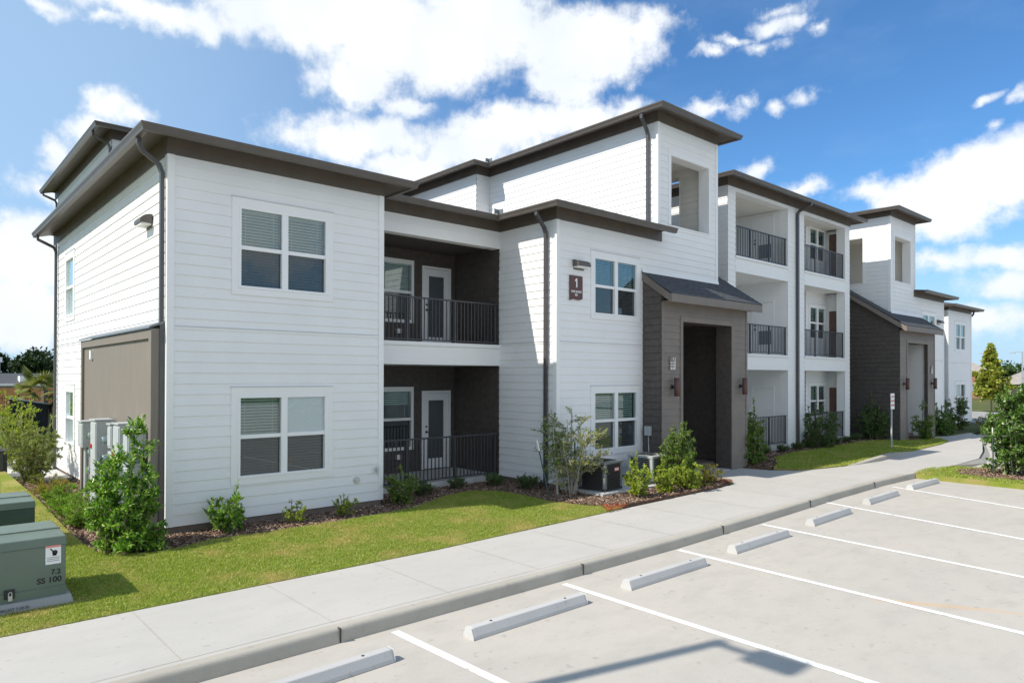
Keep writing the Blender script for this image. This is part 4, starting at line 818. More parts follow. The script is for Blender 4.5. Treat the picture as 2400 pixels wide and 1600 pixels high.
# ------------------------------------------------------------------ transformers
def transformer(label, loc, m, mtop, front):
    o = thing('transformer_box', label, 'transformer', loc, 0, 'green pad mounted transformer boxes'); w_, d, h = 1.30, 1.02, .71
    b = MB(); b.add([(-w_, -.10, -.14), (.08, -.10, -.14), (.08, d+.1, -.14), (-w_-.1, d+.1, -.14), (-w_-.05, -.06, 0), (.045, -.06, 0), (.045, d+.06, 0), (-w_-.05, d+.06, 0)], [(3, 2, 1, 0), (4, 5, 6, 7), (0, 1, 5, 4), (1, 2, 6, 5), (2, 3, 7, 6), (3, 0, 4, 7)]); b.build('pad', 'precast', o)
    b = MB(); b.box(-w_, 0, .0, d, 0, h-.12); b.build('cabinet', m, o, bevel=.01)
    t = MB(); t.add([(-w_-.006, -.012, h-.12), (.008, -.012, h-.12), (.008, d, h-.12), (-w_-.006, d, h-.12), (-w_, .0, h-.02), (.0, .0, h-.02), (0, .42, h), (-w_, .42, h), (0, d, h), (-w_, d, h)], [(0, 1, 5, 4), (4, 5, 6, 7), (7, 6, 8, 9), (1, 2, 8, 6, 5), (2, 3, 9, 8), (3, 0, 4, 7, 9)]); t.build('hood', mtop, o, bevel=.012)
    s = MB(); s.box(-w_, 0.001, .40, .425, h-.004, h+.012); s.build('hinge', mtop, o); s = MB(); s.box(-.22, -.02, .45, .475, h+.001, h+.006); s.build('lifting_slot', 'hardware', o)
    if front:
        s = MB(); s.box(-w_, .004, -.014, -.001, .0, .105); s.build('sill', m, o)
        s = MB(); s.box(-.60, -.50, -.03, -.014, .05, .15); s.build('latch', 'hardware', o)
        s = MB(); s.box(-.565, -.525, -.05, -.03, .03, .085); s.tube([(-.56, -.04, .085), (-.56, -.04, .115), (-.545, -.04, .13), (-.53, -.04, .115), (-.53, -.04, .085)], .006); s.build('padlock', 'steel', o)
        l = MB(); l.box(-.205, -.05, -.005, -.0005, .37, .60, 0); lb = l.build('warning_label', 'white_paint', o)
        l = MB(); l.box(-.203, -.052, -.007, -.005, .565, .598); l.build('label_band', 'pink_ink', lb)
        l = MB(); l.cyl((-.112, -.005, .505), (-.112, -.0075, .505), .028, n=14)
        l.box(-.135, -.095, -.0075, -.005, .468, .492); l.add([(-.165, -.0075, .55), (-.15, -.0075, .555), (-.125, -.0075, .52), (-.135, -.0075, .515)], [(0, 1, 2, 3)])
        for k in range(3): l.box(-.19, -.065, -.0075, -.005, .45-.02*k-.004, .45-.02*k)
        l.build('pictogram', 'black_ink', lb)
        text('7.2', .08, 'lettering', 'black_ink', o, (-.10, -.002, .275), ROT_S, .0015, offset=.002); text('SS 100', .092, 'lettering', 'black_ink', o, (-.165, -.002, .185), ROT_S, .0015, offset=.002)
        text('PRECAST 7-28-20', .04, 'lettering', 'black_ink', o, (-.52, -.091, -.06), (math.pi/2-.28, 0, 0), .001)
    else:
        s = MB(); s.box(-w_+.05, -.06, -.006, -.001, .06, .52); s.build('door', m, o)
        s = MB(); s.tube([(-.52, -.03, .43), (-.53, -.05, .37), (-.515, -.05, .31), (-.45, -.03, .29)], .018); s.build('handle', 'steel', o)
    return o
transformer('nearest sage green transformer box lettered SS 100 on its front', (-1.895, -2.84, .13), 'transformer_green', 'transformer_green', True)
transformer('darker green transformer box standing behind the lettered one', (-1.83, .10, .14), 'transformer_dark', 'transformer_green', False)

# ------------------------------------------------------------------ wheel stops
def wheel_stop():
    o = thing('wheel_stop', '', 'wheel stop', group='concrete wheel stops in the parking lot'); Ln = .92
    prof_ = [(-.095, 0), (.095, 0), (.088, .04), (.05, .125), (-.05, .125), (-.088, .04)]
    b = MB(); m_ = len(prof_); xs = [-Ln, -Ln+.03, Ln-.03, Ln]; sc_ = [.93, 1, 1, .93]
    vs = [(x, y*k, z*k) for x, k in zip(xs, sc_) for y, z in prof_]
    b.add(vs, [tuple(range(m_-1, -1, -1)), tuple(range(3*m_, 4*m_))]+[(i*m_+j, (i+1)*m_+j, (i+1)*m_+(j+1) % m_, i*m_+(j+1) % m_) for i in range(3) for j in range(m_)]); b.build('block', 'stop_concrete', o, bevel=.008)
    for x in (-.6, .6): q_ = MB(); q_.cyl((x, 0, .12), (x, 0, .1285), .016); q_.build('anchor', 'hardware', o)
    return o
ws = wheel_stop()
STOPS = [(-.58, -6.52, 1.5, 'nearest wheel stop, cut off by the bottom edge of the photo'), (2.2, -6.58, 0, 'second nearest wheel stop, large, right of the first stripe'), (4.9, -6.59, 0, 'third nearest wheel stop, below the portal shrubs'), (7.72, -6.50, .3, 'fourth nearest wheel stop, middle of the row of seven'), (10.75, -6.36, 1.4, 'fifth nearest wheel stop, third from the far end'), (13.95, -6.17, .9, 'sixth nearest wheel stop, second from the far end'), (16.95, -6.10, -1.5, 'farthest wheel stop, beside the lawn island')]
for i, (x, y, a, lab) in enumerate(STOPS):
    o = ws if i == 0 else copy_tree(ws); o.location = (x, y, -.15); o.rotation_euler = (0, 0, R(a)); o['label'] = lab

# ------------------------------------------------------------------ posts, signs, lamp
o = thing('parking_sign', 'narrow white parking sign on a thin pale post in the shaded lawn', 'sign', (25.06, -2.43, .04), R(-4))
b = MB(); b.cyl((0, 0, 0), (0, 0, 1.72), .03); b.build('post', 'meter_grey', o); b = MB(); b.box(-.15, .15, -.045, -.035, 1.48, 2.08); pn = b.build('panel', 'white_paint', o)
for k, s_ in enumerate(('TOW', 'AWAY', 'ZONE')): text(s_, .10, 'lettering', 'red_plastic', pn, (0, -.047, 1.95-.16*k), ROT_S, offset=.002)
# parking lot lamp post just outside the left edge: it throws the long lamp shadow on the stalls
o = thing('street_lamp', 'tall lamp post with a flat rectangular head beside the parking lot', 'street lamp', (-5.45, -6.28, -.15))
H = 9.0
b = MB(); b.cyl((0, 0, 0), (0, 0, .6), .25, .24); b.build('base', 'pad_concrete', o); b = MB(); b.box(-.065, .065, -.065, .065, .6, H); b.build('pole', 'bronze_metal', o)
b = MB(); b.box(-.03, .03, -.42, -.065, H-.12, H-.04); b.build('arm', 'bronze_metal', o); b = MB(); b.box(-.17, .17, -.95, -.40, H-.14, H-.02); b.build('head', 'bronze_metal', o, bevel=.01)
def stake(name, loc, h, label, m='stake_green', lean=(0, 0), tip=True):
    o = thing(name, label, 'tree stake', loc, 0, 'metal tree stakes'); t = Vector((lean[0], lean[1], h))
    b = MB(); b.tube([(0, 0, -.1), tuple(t*.82)], .017, 6); b.build('shaft', m, o)
    b = MB(); b.tube([tuple(t*.82), tuple(t)], .019, 6); b.build('tip', 'stake_tip' if tip else m, o)
stake('tree_stake', (19.75, -7.0, 0), 1.32, 'green stake with a white tip standing in front of the holly', lean=(-.07, .0))
stake('tree_stake', (7.35, -1.75, .05), 1.28, 'leaning green stake with a white tip beside the downspout', lean=(-.22, .2))
stake('tree_stake', (8.35, -1.55, .05), 1.15, 'dark stake rising inside the pale sapling oak', 'hardware', tip=False)
stake('tree_stake', (-.78, 8.25, .05), 1.1, 'black stake holding the shrub beside the gable wall', 'hardware', tip=False)
o = thing('cleanout_cap', 'small white plastic cleanout cap beside the gable wall', 'drain cap', (-.35, 8.1, .05)); b = MB(); b.cyl((0, 0, -.05), (0, 0, .12), .06); b.build('pipe', 'white_paint', o); b = MB(); b.cyl((0, 0, .12), (0, 0, .15), .07); b.build('cap', 'white_paint', o)

# ------------------------------------------------------------------ plants
def leaf_mesh(P, D, Nn, Ln, Wd, fold=.12):
    """diamond leaves: base P, direction D, normal Nn"""
    n = len(P); D = D/np.linalg.norm(D, axis=1, keepdims=True); S = np.cross(D, Nn); S /= np.linalg.norm(S, axis=1, keepdims=True)+1e-9; U = np.cross(S, D)
    Ln = Ln[:, None]; Wd = Wd[:, None]
    v = np.empty((n, 6, 3)); v[:, 0] = P; v[:, 1] = P+D*Ln*.35+S*Wd*.5+U*Wd*fold; v[:, 2] = P+D*Ln*.72+S*Wd*.36+U*Wd*fold; v[:, 3] = P+D*Ln-U*Ln*.08; v[:, 4] = P+D*Ln*.72-S*Wd*.36+U*Wd*fold; v[:, 5] = P+D*Ln*.35-S*Wd*.5+U*Wd*fold
    return v.reshape(-1, 3), n
def mesh_np(name, V, F, m, parent=None):
    """V (n,3), F (k,q)"""
    me = bpy.data.meshes.new(name); k, q = F.shape
    me.vertices.add(len(V)); me.vertices.foreach_set('co', V.astype(np.float32).ravel()); me.loops.add(k*q); me.loops.foreach_set('vertex_index', F.astype(np.int32).ravel())
    me.polygons.add(k); me.polygons.foreach_set('loop_start', np.arange(0, k*q, q, dtype=np.int32)); me.polygons.foreach_set('loop_total', np.full(k, q, np.int32))
    me.materials.append(MATS[m]); me.update(calc_edges=True); o = bpy.data.objects.new(name, me); COL.objects.link(o)
    if parent is not None: o.parent = parent
    return o
def foliage(P, D, Nn, Ln, Wd, m, parent, name='foliage', fold=.12):
    V, n = leaf_mesh(P, D, Nn, Ln, Wd, fold); b = np.arange(n)[:, None]*6
    F = np.concatenate([b+np.array([[0, 1, 2, 3]]), b+np.array([[0, 3, 4, 5]])], 1).reshape(-1, 4)
    return mesh_np(name, V, F, m, parent)
def plant(name, label, cat, loc, h, w, leaf, stems=9, br=6, step=.03, ln=.07, wd=.03, blen=.35, up=.35, bare=.12, bark='bark', seed=1, cone=0, trunk=0, base=.22, drop=.42, group=None, spikes=0, rad=.012, twig=2, open_=.0):
    rg = np.random.default_rng(seed); o = thing(name, label, cat, loc, float(rg.uniform(0, 6)), group); tb = MB(); Ps = []; Ds = []
    paths = []
    if trunk:
        for k in range(trunk):
            a = rg.uniform(0, 6.28); p = [(0.03*k*math.cos(a), .03*k*math.sin(a), -.05)]
            hh = h*(1 if k == 0 else rg.uniform(.7, .95)); lx, ly = rg.normal(0, .06*w, 2)
            for t in (.25, .5, .75, 1): p.append((lx*t*2+rg.normal(0, .01), ly*t*2+rg.normal(0, .01), hh*t))
            paths.append((p, rad*2.2, True))
    for k in range(stems):
        a = 2*math.pi*k/stems+rg.uniform(-.5, .5); rch = w*.5*math.sqrt(rg.uniform(.02, 1)); spike = k < spikes
        hh = h*(rg.uniform(.82, 1.03) if not cone else rg.uniform(.6, .95))*(1-drop*(rch/(w*.5))**2)
        if spike: rch *= .25 if spikes == 1 else .6; hh = h*rg.uniform(1.12, 1.28)
        p = []
        for t in np.linspace(0, 1, 6): rr_ = rch*(base+(1-base)*t**1.15)+.015; p.append((rr_*math.cos(a)+rg.normal(0, .012*h*t), rr_*math.sin(a)+rg.normal(0, .012*h*t), -.03+hh*t))
        paths.append((p, rad, False))
    def leaves(A, Bv, dens, f0=0.):
        L_ = np.linalg.norm(Bv-A); n = max(1, int(L_/step*dens*1.7)); t = rg.uniform(f0, 1, n)[:, None]; pts = A+(Bv-A)*t; dr = (Bv-A)/max(L_, 1e-6)
        rnd = rg.normal(0, 1, (n, 3)); rnd -= (rnd@dr)[:, None]*dr; rnd /= np.linalg.norm(rnd, axis=1, keepdims=True)+1e-9
        Ps.append(pts); Ds.append(rnd*.8+dr*.55+np.array([0, 0, up]))
    def shoot(A, dr, L_, dens, lvl):
        Bv = A+dr*L_; tb.tube([tuple(A), tuple((A+Bv)/2+rg.normal(0, .03*L_, 3)), tuple(Bv)], [rad*.45, rad*.35, rad*.15], 4, cap=False); leaves(A, Bv, dens)
        if lvl > 0:
            for _ in range(2):
                d2 = dr+rg.normal(0, .5, 3); d2 /= np.linalg.norm(d2); shoot(A+dr*L_*rg.uniform(.3, .8), d2, L_*.55, dens, lvl-1)
    for p, r_, is_t in paths:
        tb.tube(p, [r_*(1-.75*i/(len(p)-1)) for i in range(len(p))], 6, cap=False); A = np.array(p, float); nb = br*(3 if is_t else 1)
        for i in range(len(A)-1):
            if (i+1)/(len(A)-1) > bare+.1: leaves(A[i], A[i+1], .7)
        for k in range(nb):
            t = rg.uniform(bare, .97); i = min(int(t*(len(A)-1)), len(A)-2); q = A[i]+(A[i+1]-A[i])*(t*(len(A)-1)-i)
            a = rg.uniform(0, 6.28); dz = rg.uniform(-.25, .8); d = np.array([math.cos(a), math.sin(a), dz]); d /= np.linalg.norm(d)
            L_ = blen*h*rg.uniform(.5, 1)*((1-t)*1.1+.12 if (cone or is_t) else (1-.55*t))
            if is_t: L_ = w*.5*rg.uniform(.55, 1.05)*((1.02-t) if cone else math.sin(math.pi*min(1, .12+t*.86)))
            shoot(q, d, L_, 1, twig if is_t else 1)
    P = np.concatenate(Ps); D = np.concatenate(Ds); n = len(P); keep = P[:, 2] > .02; P, D = P[keep], D[keep]; n = len(P)
    Nn = rg.normal(0, .55, (n, 3))+np.array([0, 0, 1.0])
    foliage(P, D, Nn, ln*rg.uniform(.6, 1.15, n), wd*rg.uniform(.7, 1.15, n), leaf, o); tb.build('trunk' if trunk else 'stem', bark, o)
    return o, n
plant('shrub', 'large glossy bright green shrub at the near corner of the building', 'shrub', (-.78, -.60, .05), 1.80, 1.1, 'leaf_gloss', stems=24, br=10, step=.018, ln=.10, wd=.032, blen=.20, seed=3, spikes=2, bare=.0, base=.75, drop=.62)
plant('shrub', 'small dark leaved shrub with one long upright shoot below the ground floor window', 'shrub', (.87, -.45, .06), .72, .92, 'leaf_gloss', stems=13, br=6, step=.018, ln=.075, wd=.034, blen=.30, seed=4, spikes=1, bare=.1)
plant('shrub', 'small lime shrub under the right side of the ground floor window', 'shrub', (2.05, -.52, .06), .46, .50, 'leaf_lime', stems=10, br=4, step=.014, ln=.045, wd=.022, blen=.3, seed=5, bare=.05, group='small lime shrubs by the wall')
plant('shrub', 'small lime shrub nearest the round wall vent', 'shrub', (3.04, -.5, .06), .48, .48, 'leaf_lime', stems=10, br=4, step=.014, ln=.045, wd=.022, blen=.3, seed=6, bare=.05, group='small lime shrubs by the wall')
plant('shrub', 'loose green shrub before the left end of the ground floor balcony', 'shrub', (4.5, -.22, .07), .74, .85, 'leaf_mid', stems=16, br=7, step=.017, ln=.06, wd=.03, blen=.3, seed=7, spikes=1, bare=.08)
DK = [(5.47, .41, 'low dark shrub below the balcony railing, leftmost of three'), (6.6, .64, 'low dark shrub below the balcony railing, middle of three'), (7.56, .42, 'low dark shrub below the balcony railing, nearest the white corner'), (7.85, -.5, 'low dark shrub against the white wall left of the downspout')]
pd, _ = plant('low_shrub', DK[0][2], 'shrub', (DK[0][0], DK[0][1], .07), .36, .58, 'leaf_dark', stems=26, br=3, step=.012, ln=.06, wd=.012, blen=.4, seed=8, bare=.0, up=.5, group='low dark shrubs')
RD = [(17.6, -.9), (19.0, -.45), (20.3, -.5), (21.5, -.5), (22.6, -.42), (23.6, -.45), (24.8, -.4), (25.9, -.4), (27.2, -.25)]
WD_ = ('nearest', 'second', 'third', 'fourth', 'fifth', 'sixth', 'seventh', 'eighth', 'farthest')
for i, (x, y, lab) in enumerate(DK[1:]+[(a, b_, WD_[k]+' low dark shrub in the row before the three storey balconies') for k, (a, b_) in enumerate(RD)]):
    c = copy_tree(pd); c.location = (x, y, .07); c.rotation_euler = (0, 0, i*1.7); s_ = .85+.3*((i*7) % 5)/5; c.scale = (s_, s_, s_); c['label'] = lab
plant('sapling_oak', 'thin sapling with dark leaves and a spiky top against the white wall', 'tree', (7.78, -1.55, .05), 1.95, .75, 'leaf_mid', stems=0, br=9, trunk=1, step=.04, ln=.07, wd=.03, seed=9, bare=.3, bark='pale_bark', rad=.014)
plant('sapling_oak', 'pale spreading sapling oak in front of the ground floor window', 'tree', (8.15, -1.65, .05), 1.95, 1.7, 'leaf_oak', stems=5, br=8, trunk=2, step=.046, ln=.07, wd=.024, blen=.35, seed=21, bare=.22, bark='pale_bark', rad=.013)
plant('shrub', 'bright green shrub before the gap between the condensers', 'shrub', (8.95, -2.88, .05), .88, .72, 'leaf_lime', stems=12, br=6, step=.016, ln=.07, wd=.035, blen=.25, seed=11, spikes=1, bare=.1)
plant('shrub', 'open bright shrub before the condenser with the pale corner', 'shrub', (10.0, -2.85, .05), .72, .75, 'leaf_lime', stems=12, br=6, step=.016, ln=.065, wd=.032, blen=.28, seed=12, spikes=1, bare=.1)
plant('shrub', 'tall pale green shrub left of the nearest entry portal opening', 'shrub', (11.0, -2.55, .05), 1.72, .85, 'leaf_mid', stems=22, br=11, step=.016, ln=.065, wd=.034, blen=.17, seed=13, bare=.0, base=.6)
plant('shrub', 'low leafy green shrub at the foot of the tall portal shrub', 'shrub', (10.75, -2.95, .05), .8, .85, 'leaf_lime', stems=14, br=7, step=.017, ln=.065, wd=.034, blen=.3, seed=14, bare=.05)
plant('low_shrub', 'yellow green low shrub at the foot of the entry walk, left of two', 'shrub', (11.45, -2.9, .05), .48, .7, 'leaf_yellow', stems=16, br=4, step=.012, ln=.045, wd=.014, blen=.35, seed=15, bare=.0, group='yellow low shrubs by the entry walk')
plant('low_shrub', 'yellow green low shrub nearest the entry walk, right of two', 'shrub', (12.05, -2.75, .05), .55, .75, 'leaf_yellow', stems=16, br=4, step=.012, ln=.045, wd=.014, blen=.35, seed=16, bare=.0, group='yellow low shrubs by the entry walk')
plant('shrub', 'dark bushy shrub with a tall shoot at the right corner of the nearest portal', 'shrub', (16.35, -1.45, .06), 1.75, 1.1, 'leaf_mid', stems=22, br=9, step=.018, ln=.075, wd=.036, blen=.2, seed=17, spikes=1, bare=.0, base=.6)
plant('shrub', 'sprawling dark shrub before the right hand ground floor balcony opening', 'shrub', (22.9, -.62, .06), 1.85, 1.7, 'leaf_dark', stems=20, br=10, step=.022, ln=.075, wd=.034, blen=.2, seed=18, spikes=1, bare=.0, base=.6)
plant('shrub', 'dark shrub against the brown flank of the far portal', 'shrub', (27.75, -.75, .06), 1.8, 1.4, 'leaf_dark', stems=18, br=8, step=.026, ln=.075, wd=.036, blen=.26, seed=19, spikes=1, bare=.08)
plant('shrub', 'leafy shrub before the opening of the far entry portal', 'shrub', (30.1, -1.95, .06), 1.45, 1.05, 'leaf_mid', stems=14, br=7, step=.026, ln=.08, wd=.04, blen=.24, seed=20, spikes=1, bare=.03)
plant('shrub', 'rounded cone shaped shrub on the far side of the far portal', 'shrub', (34.2, -1.35, .0), 1.85, 1.2, 'leaf_holly', base=.6, stems=24, br=10, step=.022, ln=.08, wd=.042, blen=.22, seed=22, bare=.0, cone=1)
plant('shrub', 'dark spiky shrub behind the far condenser, left of two', 'shrub', (36.6, -.3, .0), 2.2, 1.2, 'leaf_dark', stems=12, br=8, step=.032, ln=.09, wd=.044, blen=.24, seed=23, bare=.05, group='dark shrubs behind the far condenser')
plant('shrub', 'dark spiky shrub behind the far condenser, right of two', 'shrub', (38.4, -.9, .0), 2.3, 1.3, 'leaf_dark', stems=12, br=8, step=.032, ln=.09, wd=.044, blen=.24, seed=24, bare=.05, group='dark shrubs behind the far condenser')
plant('low_shrub', 'bright yellow low shrub at the far end of the walk', 'shrub', (37.9, -2.55, .0), .85, 1.3, 'leaf_yellow', stems=18, br=5, step=.02, ln=.07, wd=.03, blen=.32, seed=25, bare=.0)
plant('low_shrub', 'olive low shrub beside the bright yellow one', 'shrub', (39.2, -2.1, .0), .9, 1.4, 'leaf_oak', stems=16, br=5, step=.022, ln=.07, wd=.03, blen=.32, seed=26, bare=.0)
plant('holly', 'big dark holly on the lawn island in front of the stake', 'tree', (20.3, -7.55, .0), 2.55, 1.85, 'leaf_holly', base=.7, stems=18, br=9, trunk=2, step=.024, ln=.105, wd=.062, blen=.26, seed=27, bare=.06, bark='pale_bark', rad=.016)
plant('young_tree', 'yellow green cone shaped young tree beyond the far end of the building', 'tree', (62, 3.3, -.03), 5.5, 3.9, 'leaf_young', stems=0, br=40, trunk=1, step=.05, ln=.26, wd=.17, seed=28, cone=1, bare=.2, rad=.03)
plant('shrub', 'feathery olive shrub staked beside the gable wall', 'shrub', (-.86, 8.35, .05), 1.95, 1.5, 'leaf_oak', stems=18, br=9, step=.018, ln=.075, wd=.022, blen=.26, seed=29, bare=.03)
plant('shrub', 'bright lime shrub top behind the feathery gable shrub', 'shrub', (-.75, 12.2, .05), 2.5, 1.2, 'leaf_lime', stems=14, br=7, step=.026, ln=.08, wd=.035, blen=.24, seed=30, bare=.1)
plant('shrub', 'olive shrub at the far left edge behind the condenser', 'shrub', (-1.75, 12.4, .05), 1.9, 1.4, 'leaf_oak', stems=14, br=7, step=.024, ln=.075, wd=.024, blen=.26, seed=31, bare=.05)
for k, (x, y, m_, lab) in enumerate([(-.8, 5.6, 'leaf_yellow', 'yellowish low shrub at the far end of the gable bed'), (-.85, 4.1, 'leaf_juniper', 'low feathery green shrub in the gable bed below the conduit'), (-.9, 2.9, 'leaf_juniper', 'low feathery green shrub in the gable bed below the tallest cabinet'), (-.92, 1.7, 'leaf_juniper', 'low feathery green shrub in the gable bed nearest the big corner shrub')]):
    plant('low_shrub', lab, 'shrub', (x, y, .05), .50, .85, m_, stems=30, br=4, step=.011, ln=.06, wd=.010, blen=.42, seed=40+k, bare=.0, up=.5, group='low feathery shrubs along the gable')

# ------------------------------------------------------------------ grass and bark chips (nobody could count them)
def inside(pts, X, Y):
    r = np.zeros(len(X), bool); n = len(pts); j = n-1
    for i in range(n):
        xi, yi = pts[i]; xj, yj = pts[j]; c = ((yi > Y) != (yj > Y)) & (X < (xj-xi)*(Y-yi)/(yj-yi+1e-12)+xi); r ^= c; j = i
    return r
def edge_dist(pts, X, Y):
    d = np.full(len(X), 9.)
    for (ax, ay), (bx, by) in zip(pts, pts[1:]+pts[:1]):
        L2 = (bx-ax)**2+(by-ay)**2+1e-12; t = np.clip(((X-ax)*(bx-ax)+(Y-ay)*(by-ay))/L2, 0, 1); d = np.minimum(d, np.hypot(X-ax-t*(bx-ax), Y-ay-t*(by-ay)))
    return d
def grass(pts, box, dens, zf, seed, h=(.012, .034), wd=.0045, label='', hole=None):
    rg = np.random.default_rng(seed); n = int((box[1]-box[0])*(box[3]-box[2])*dens); X = rg.uniform(box[0], box[1], n); Y = rg.uniform(box[2], box[3], n)
    k = inside(pts, X, Y)
    if hole: k &= np.hypot((X-hole[0])/hole[2], (Y-hole[1])/hole[2]) > 1+.12*np.sin(9*np.arctan2(Y-hole[1], X-hole[0]))
    X, Y = X[k], Y[k]; n = len(X); hh = rg.uniform(h[0], h[1], n)*(1+.35*np.sin(X*9.1+2*np.sin(Y*11))*np.sin(Y*13.3+2*np.sin(X*7))); a = rg.uniform(0, 6.28, n); lean = rg.normal(0, .5, (n, 2))*hh[:, None]
    P = np.stack([X, Y, zf(Y)], 1); S = np.stack([np.cos(a)*wd, np.sin(a)*wd, np.zeros(n)], 1); V = np.empty((n, 3, 3)); V[:, 0] = P-S; V[:, 1] = P+S; V[:, 2] = P+np.concatenate([lean, hh[:, None]], 1)
    o = mesh_np('grass', V.reshape(-1, 3), np.arange(n*3).reshape(-1, 3), 'grass_blade'); tag(o, label, None, None, 'stuff')
zA = lambda Y: .012+.022*np.maximum(0, Y+3.65); zD = lambda Y: .015+.022*np.maximum(0, Y+3.6)
grass(LAWN_A, (-3.2, 8.0, -3.66, 0), 7000, zA, 1, label='short sunlit grass of the lawn strip')
grass(LAWN_A, (-3.0, -1.0, 0, 6.5), 1800, zA, 2, label='short grass beside the gable bed')
grass(LAWN_D, (16, 31, -3.66, -.8), 1500, zD, 3, (.03, .06), .008, 'short grass of the half shaded lawn')
grass(ISL, (18.2, 21.4, -12, -5.3), 1600, lambda Y: np.full(len(Y), -.01), 4, (.03, .06), .008, 'short grass of the lawn island', (20.0, -7.25, 1.1))
def chips(pts, box, dens, z, seed, m='mulch_chip', sz=(.015, .05), label='', name='mulch'):
    rg = np.random.default_rng(seed); n = int((box[1]-box[0])*(box[3]-box[2])*dens); X = rg.uniform(box[0], box[1], n); Y = rg.uniform(box[2], box[3], n); k = inside(pts, X, Y); X, Y = X[k], Y[k]; n = len(X)
    L_ = rg.uniform(sz[0], sz[1], n); a = rg.uniform(0, 6.28, n); P = np.stack([X, Y, z+.004+np.abs(rg.normal(0, .012, n))], 1)
    D = np.stack([np.cos(a), np.sin(a), rg.normal(0, .28, n)], 1)*L_[:, None]*.5; S = np.stack([-np.sin(a), np.cos(a), rg.normal(0, .35, n)], 1)*(L_*rg.uniform(.14, .3, n))[:, None]
    V = np.empty((n, 4, 3)); V[:, 0] = P-D-S; V[:, 1] = P+D-S; V[:, 2] = P+D+S; V[:, 3] = P-D+S
    o = mesh_np(name, V.reshape(-1, 3), np.arange(n*4).reshape(-1, 4), m); tag(o, label, None, None, 'stuff')
chips(BED_A, (-1.35, 13, -3.4, 1.2), 1500, .05, 5, label='loose brown bark chips of the long mulch bed')
chips(BED_A, (-1.35, .2, 1.2, 9.6), 900, .05, 6, label='loose brown bark chips beside the gable wall')
chips(BED_D, (15.8, 32, -2.3, .6), 350, .06, 7, sz=(.03, .08), label='loose bark chips under the balconies')
chips([(20+1.2*math.cos(i*math.pi/8), -7.25+1.2*math.sin(i*math.pi/8)) for i in range(16)], (18.7, 21.3, -8.5, -6), 900, .012, 10, sz=(.02, .06), label='bark chips round the holly')
chips([(7.2, -3.5), (7.6, -3.0), (8.1, -3.1), (7.9, -3.45)], (7, 8.3, -3.6, -2.9), 1500, .045, 8, 'red_chip', (.015, .045), 'red dust and chips where lawn and mulch meet the walk', 'dirt')
chips([(12.2, -3.1), (12.5, -2.75), (12.95, -2.8), (12.7, -3.08)], (12, 13.1, -3.2, -2.6), 1200, .05, 9, 'red_chip', (.02, .05), 'red dust at the tip of the mulch bed', 'dirt')

# ------------------------------------------------------------------ background, left
def crown(parent, c, r, n, ls, seed, m='leaf_far', lumps=9):
    rg = np.random.default_rng(seed); Pp = []
    for k in range(lumps):
        d = rg.normal(0, 1, 3); d /= np.linalg.norm(d); ctr = np.array(c)+d*np.array(r)*rg.uniform(.25, .72); rr_ = np.array(r)*rg.uniform(.28, .5); q = rg.normal(0, 1, (n//lumps, 3)); q /= np.linalg.norm(q, axis=1, keepdims=True); Pp.append(ctr+q*rr_*(rg.uniform(.5, 1.05, (len(q), 1))))
    P = np.concatenate(Pp); D = rg.normal(0, 1, P.shape)+np.array([0, 0, .3]); Nn = rg.normal(0, .6, P.shape)+np.array([0, 0, 1]); foliage(P, D, Nn, ls*rg.uniform(.6, 1.2, len(P)), ls*.7*rg.uniform(.6, 1.2, len(P)), m, parent, 'crown')
def tree(label, x, y, h, w, seed, m='leaf_far', n=1300, ls=.55, grp='dark trees beyond the fences', z=-.03):
    o = thing('tree', label, 'tree', (x, y, z), 0, grp); b = MB(); b.tube([(0, 0, -.2), (.05*w, 0, h*.35), (-.03*w, .04*w, h*.75)], [.035*h, .026*h, .008*h], 7); 
    for k in range(4): a = k*1.6+seed; b.tube([(.04*w, 0, h*.38), (math.cos(a)*w*.3, math.sin(a)*w*.3, h*.66)], [.014*h, .005*h], 5)
    b.build('trunk', 'bark', o); crown(o, (0, 0, h*.62), (w*.52, w*.52, h*.42), n, ls, seed, m)
TL = [(2.0, 92, 6.9, 8.5, 'dark tree beyond the fences, cut by the left edge of the photo'), (6.2, 98, 6.3, 7, 'dark tree behind the palm, left of its fronds'), (9.8, 92, 6.2, 6.5, 'dark tree peeping over the palm fronds'), (-3.5, 100, 7.2, 9, 'dark tree at the outer left behind the low house'), (13, 105, 6.6, 8, 'dark tree behind the building corner downspout')]
for k, (x, y, h, w, lab) in enumerate(TL): tree(lab, x, y, h, w, 60+k)
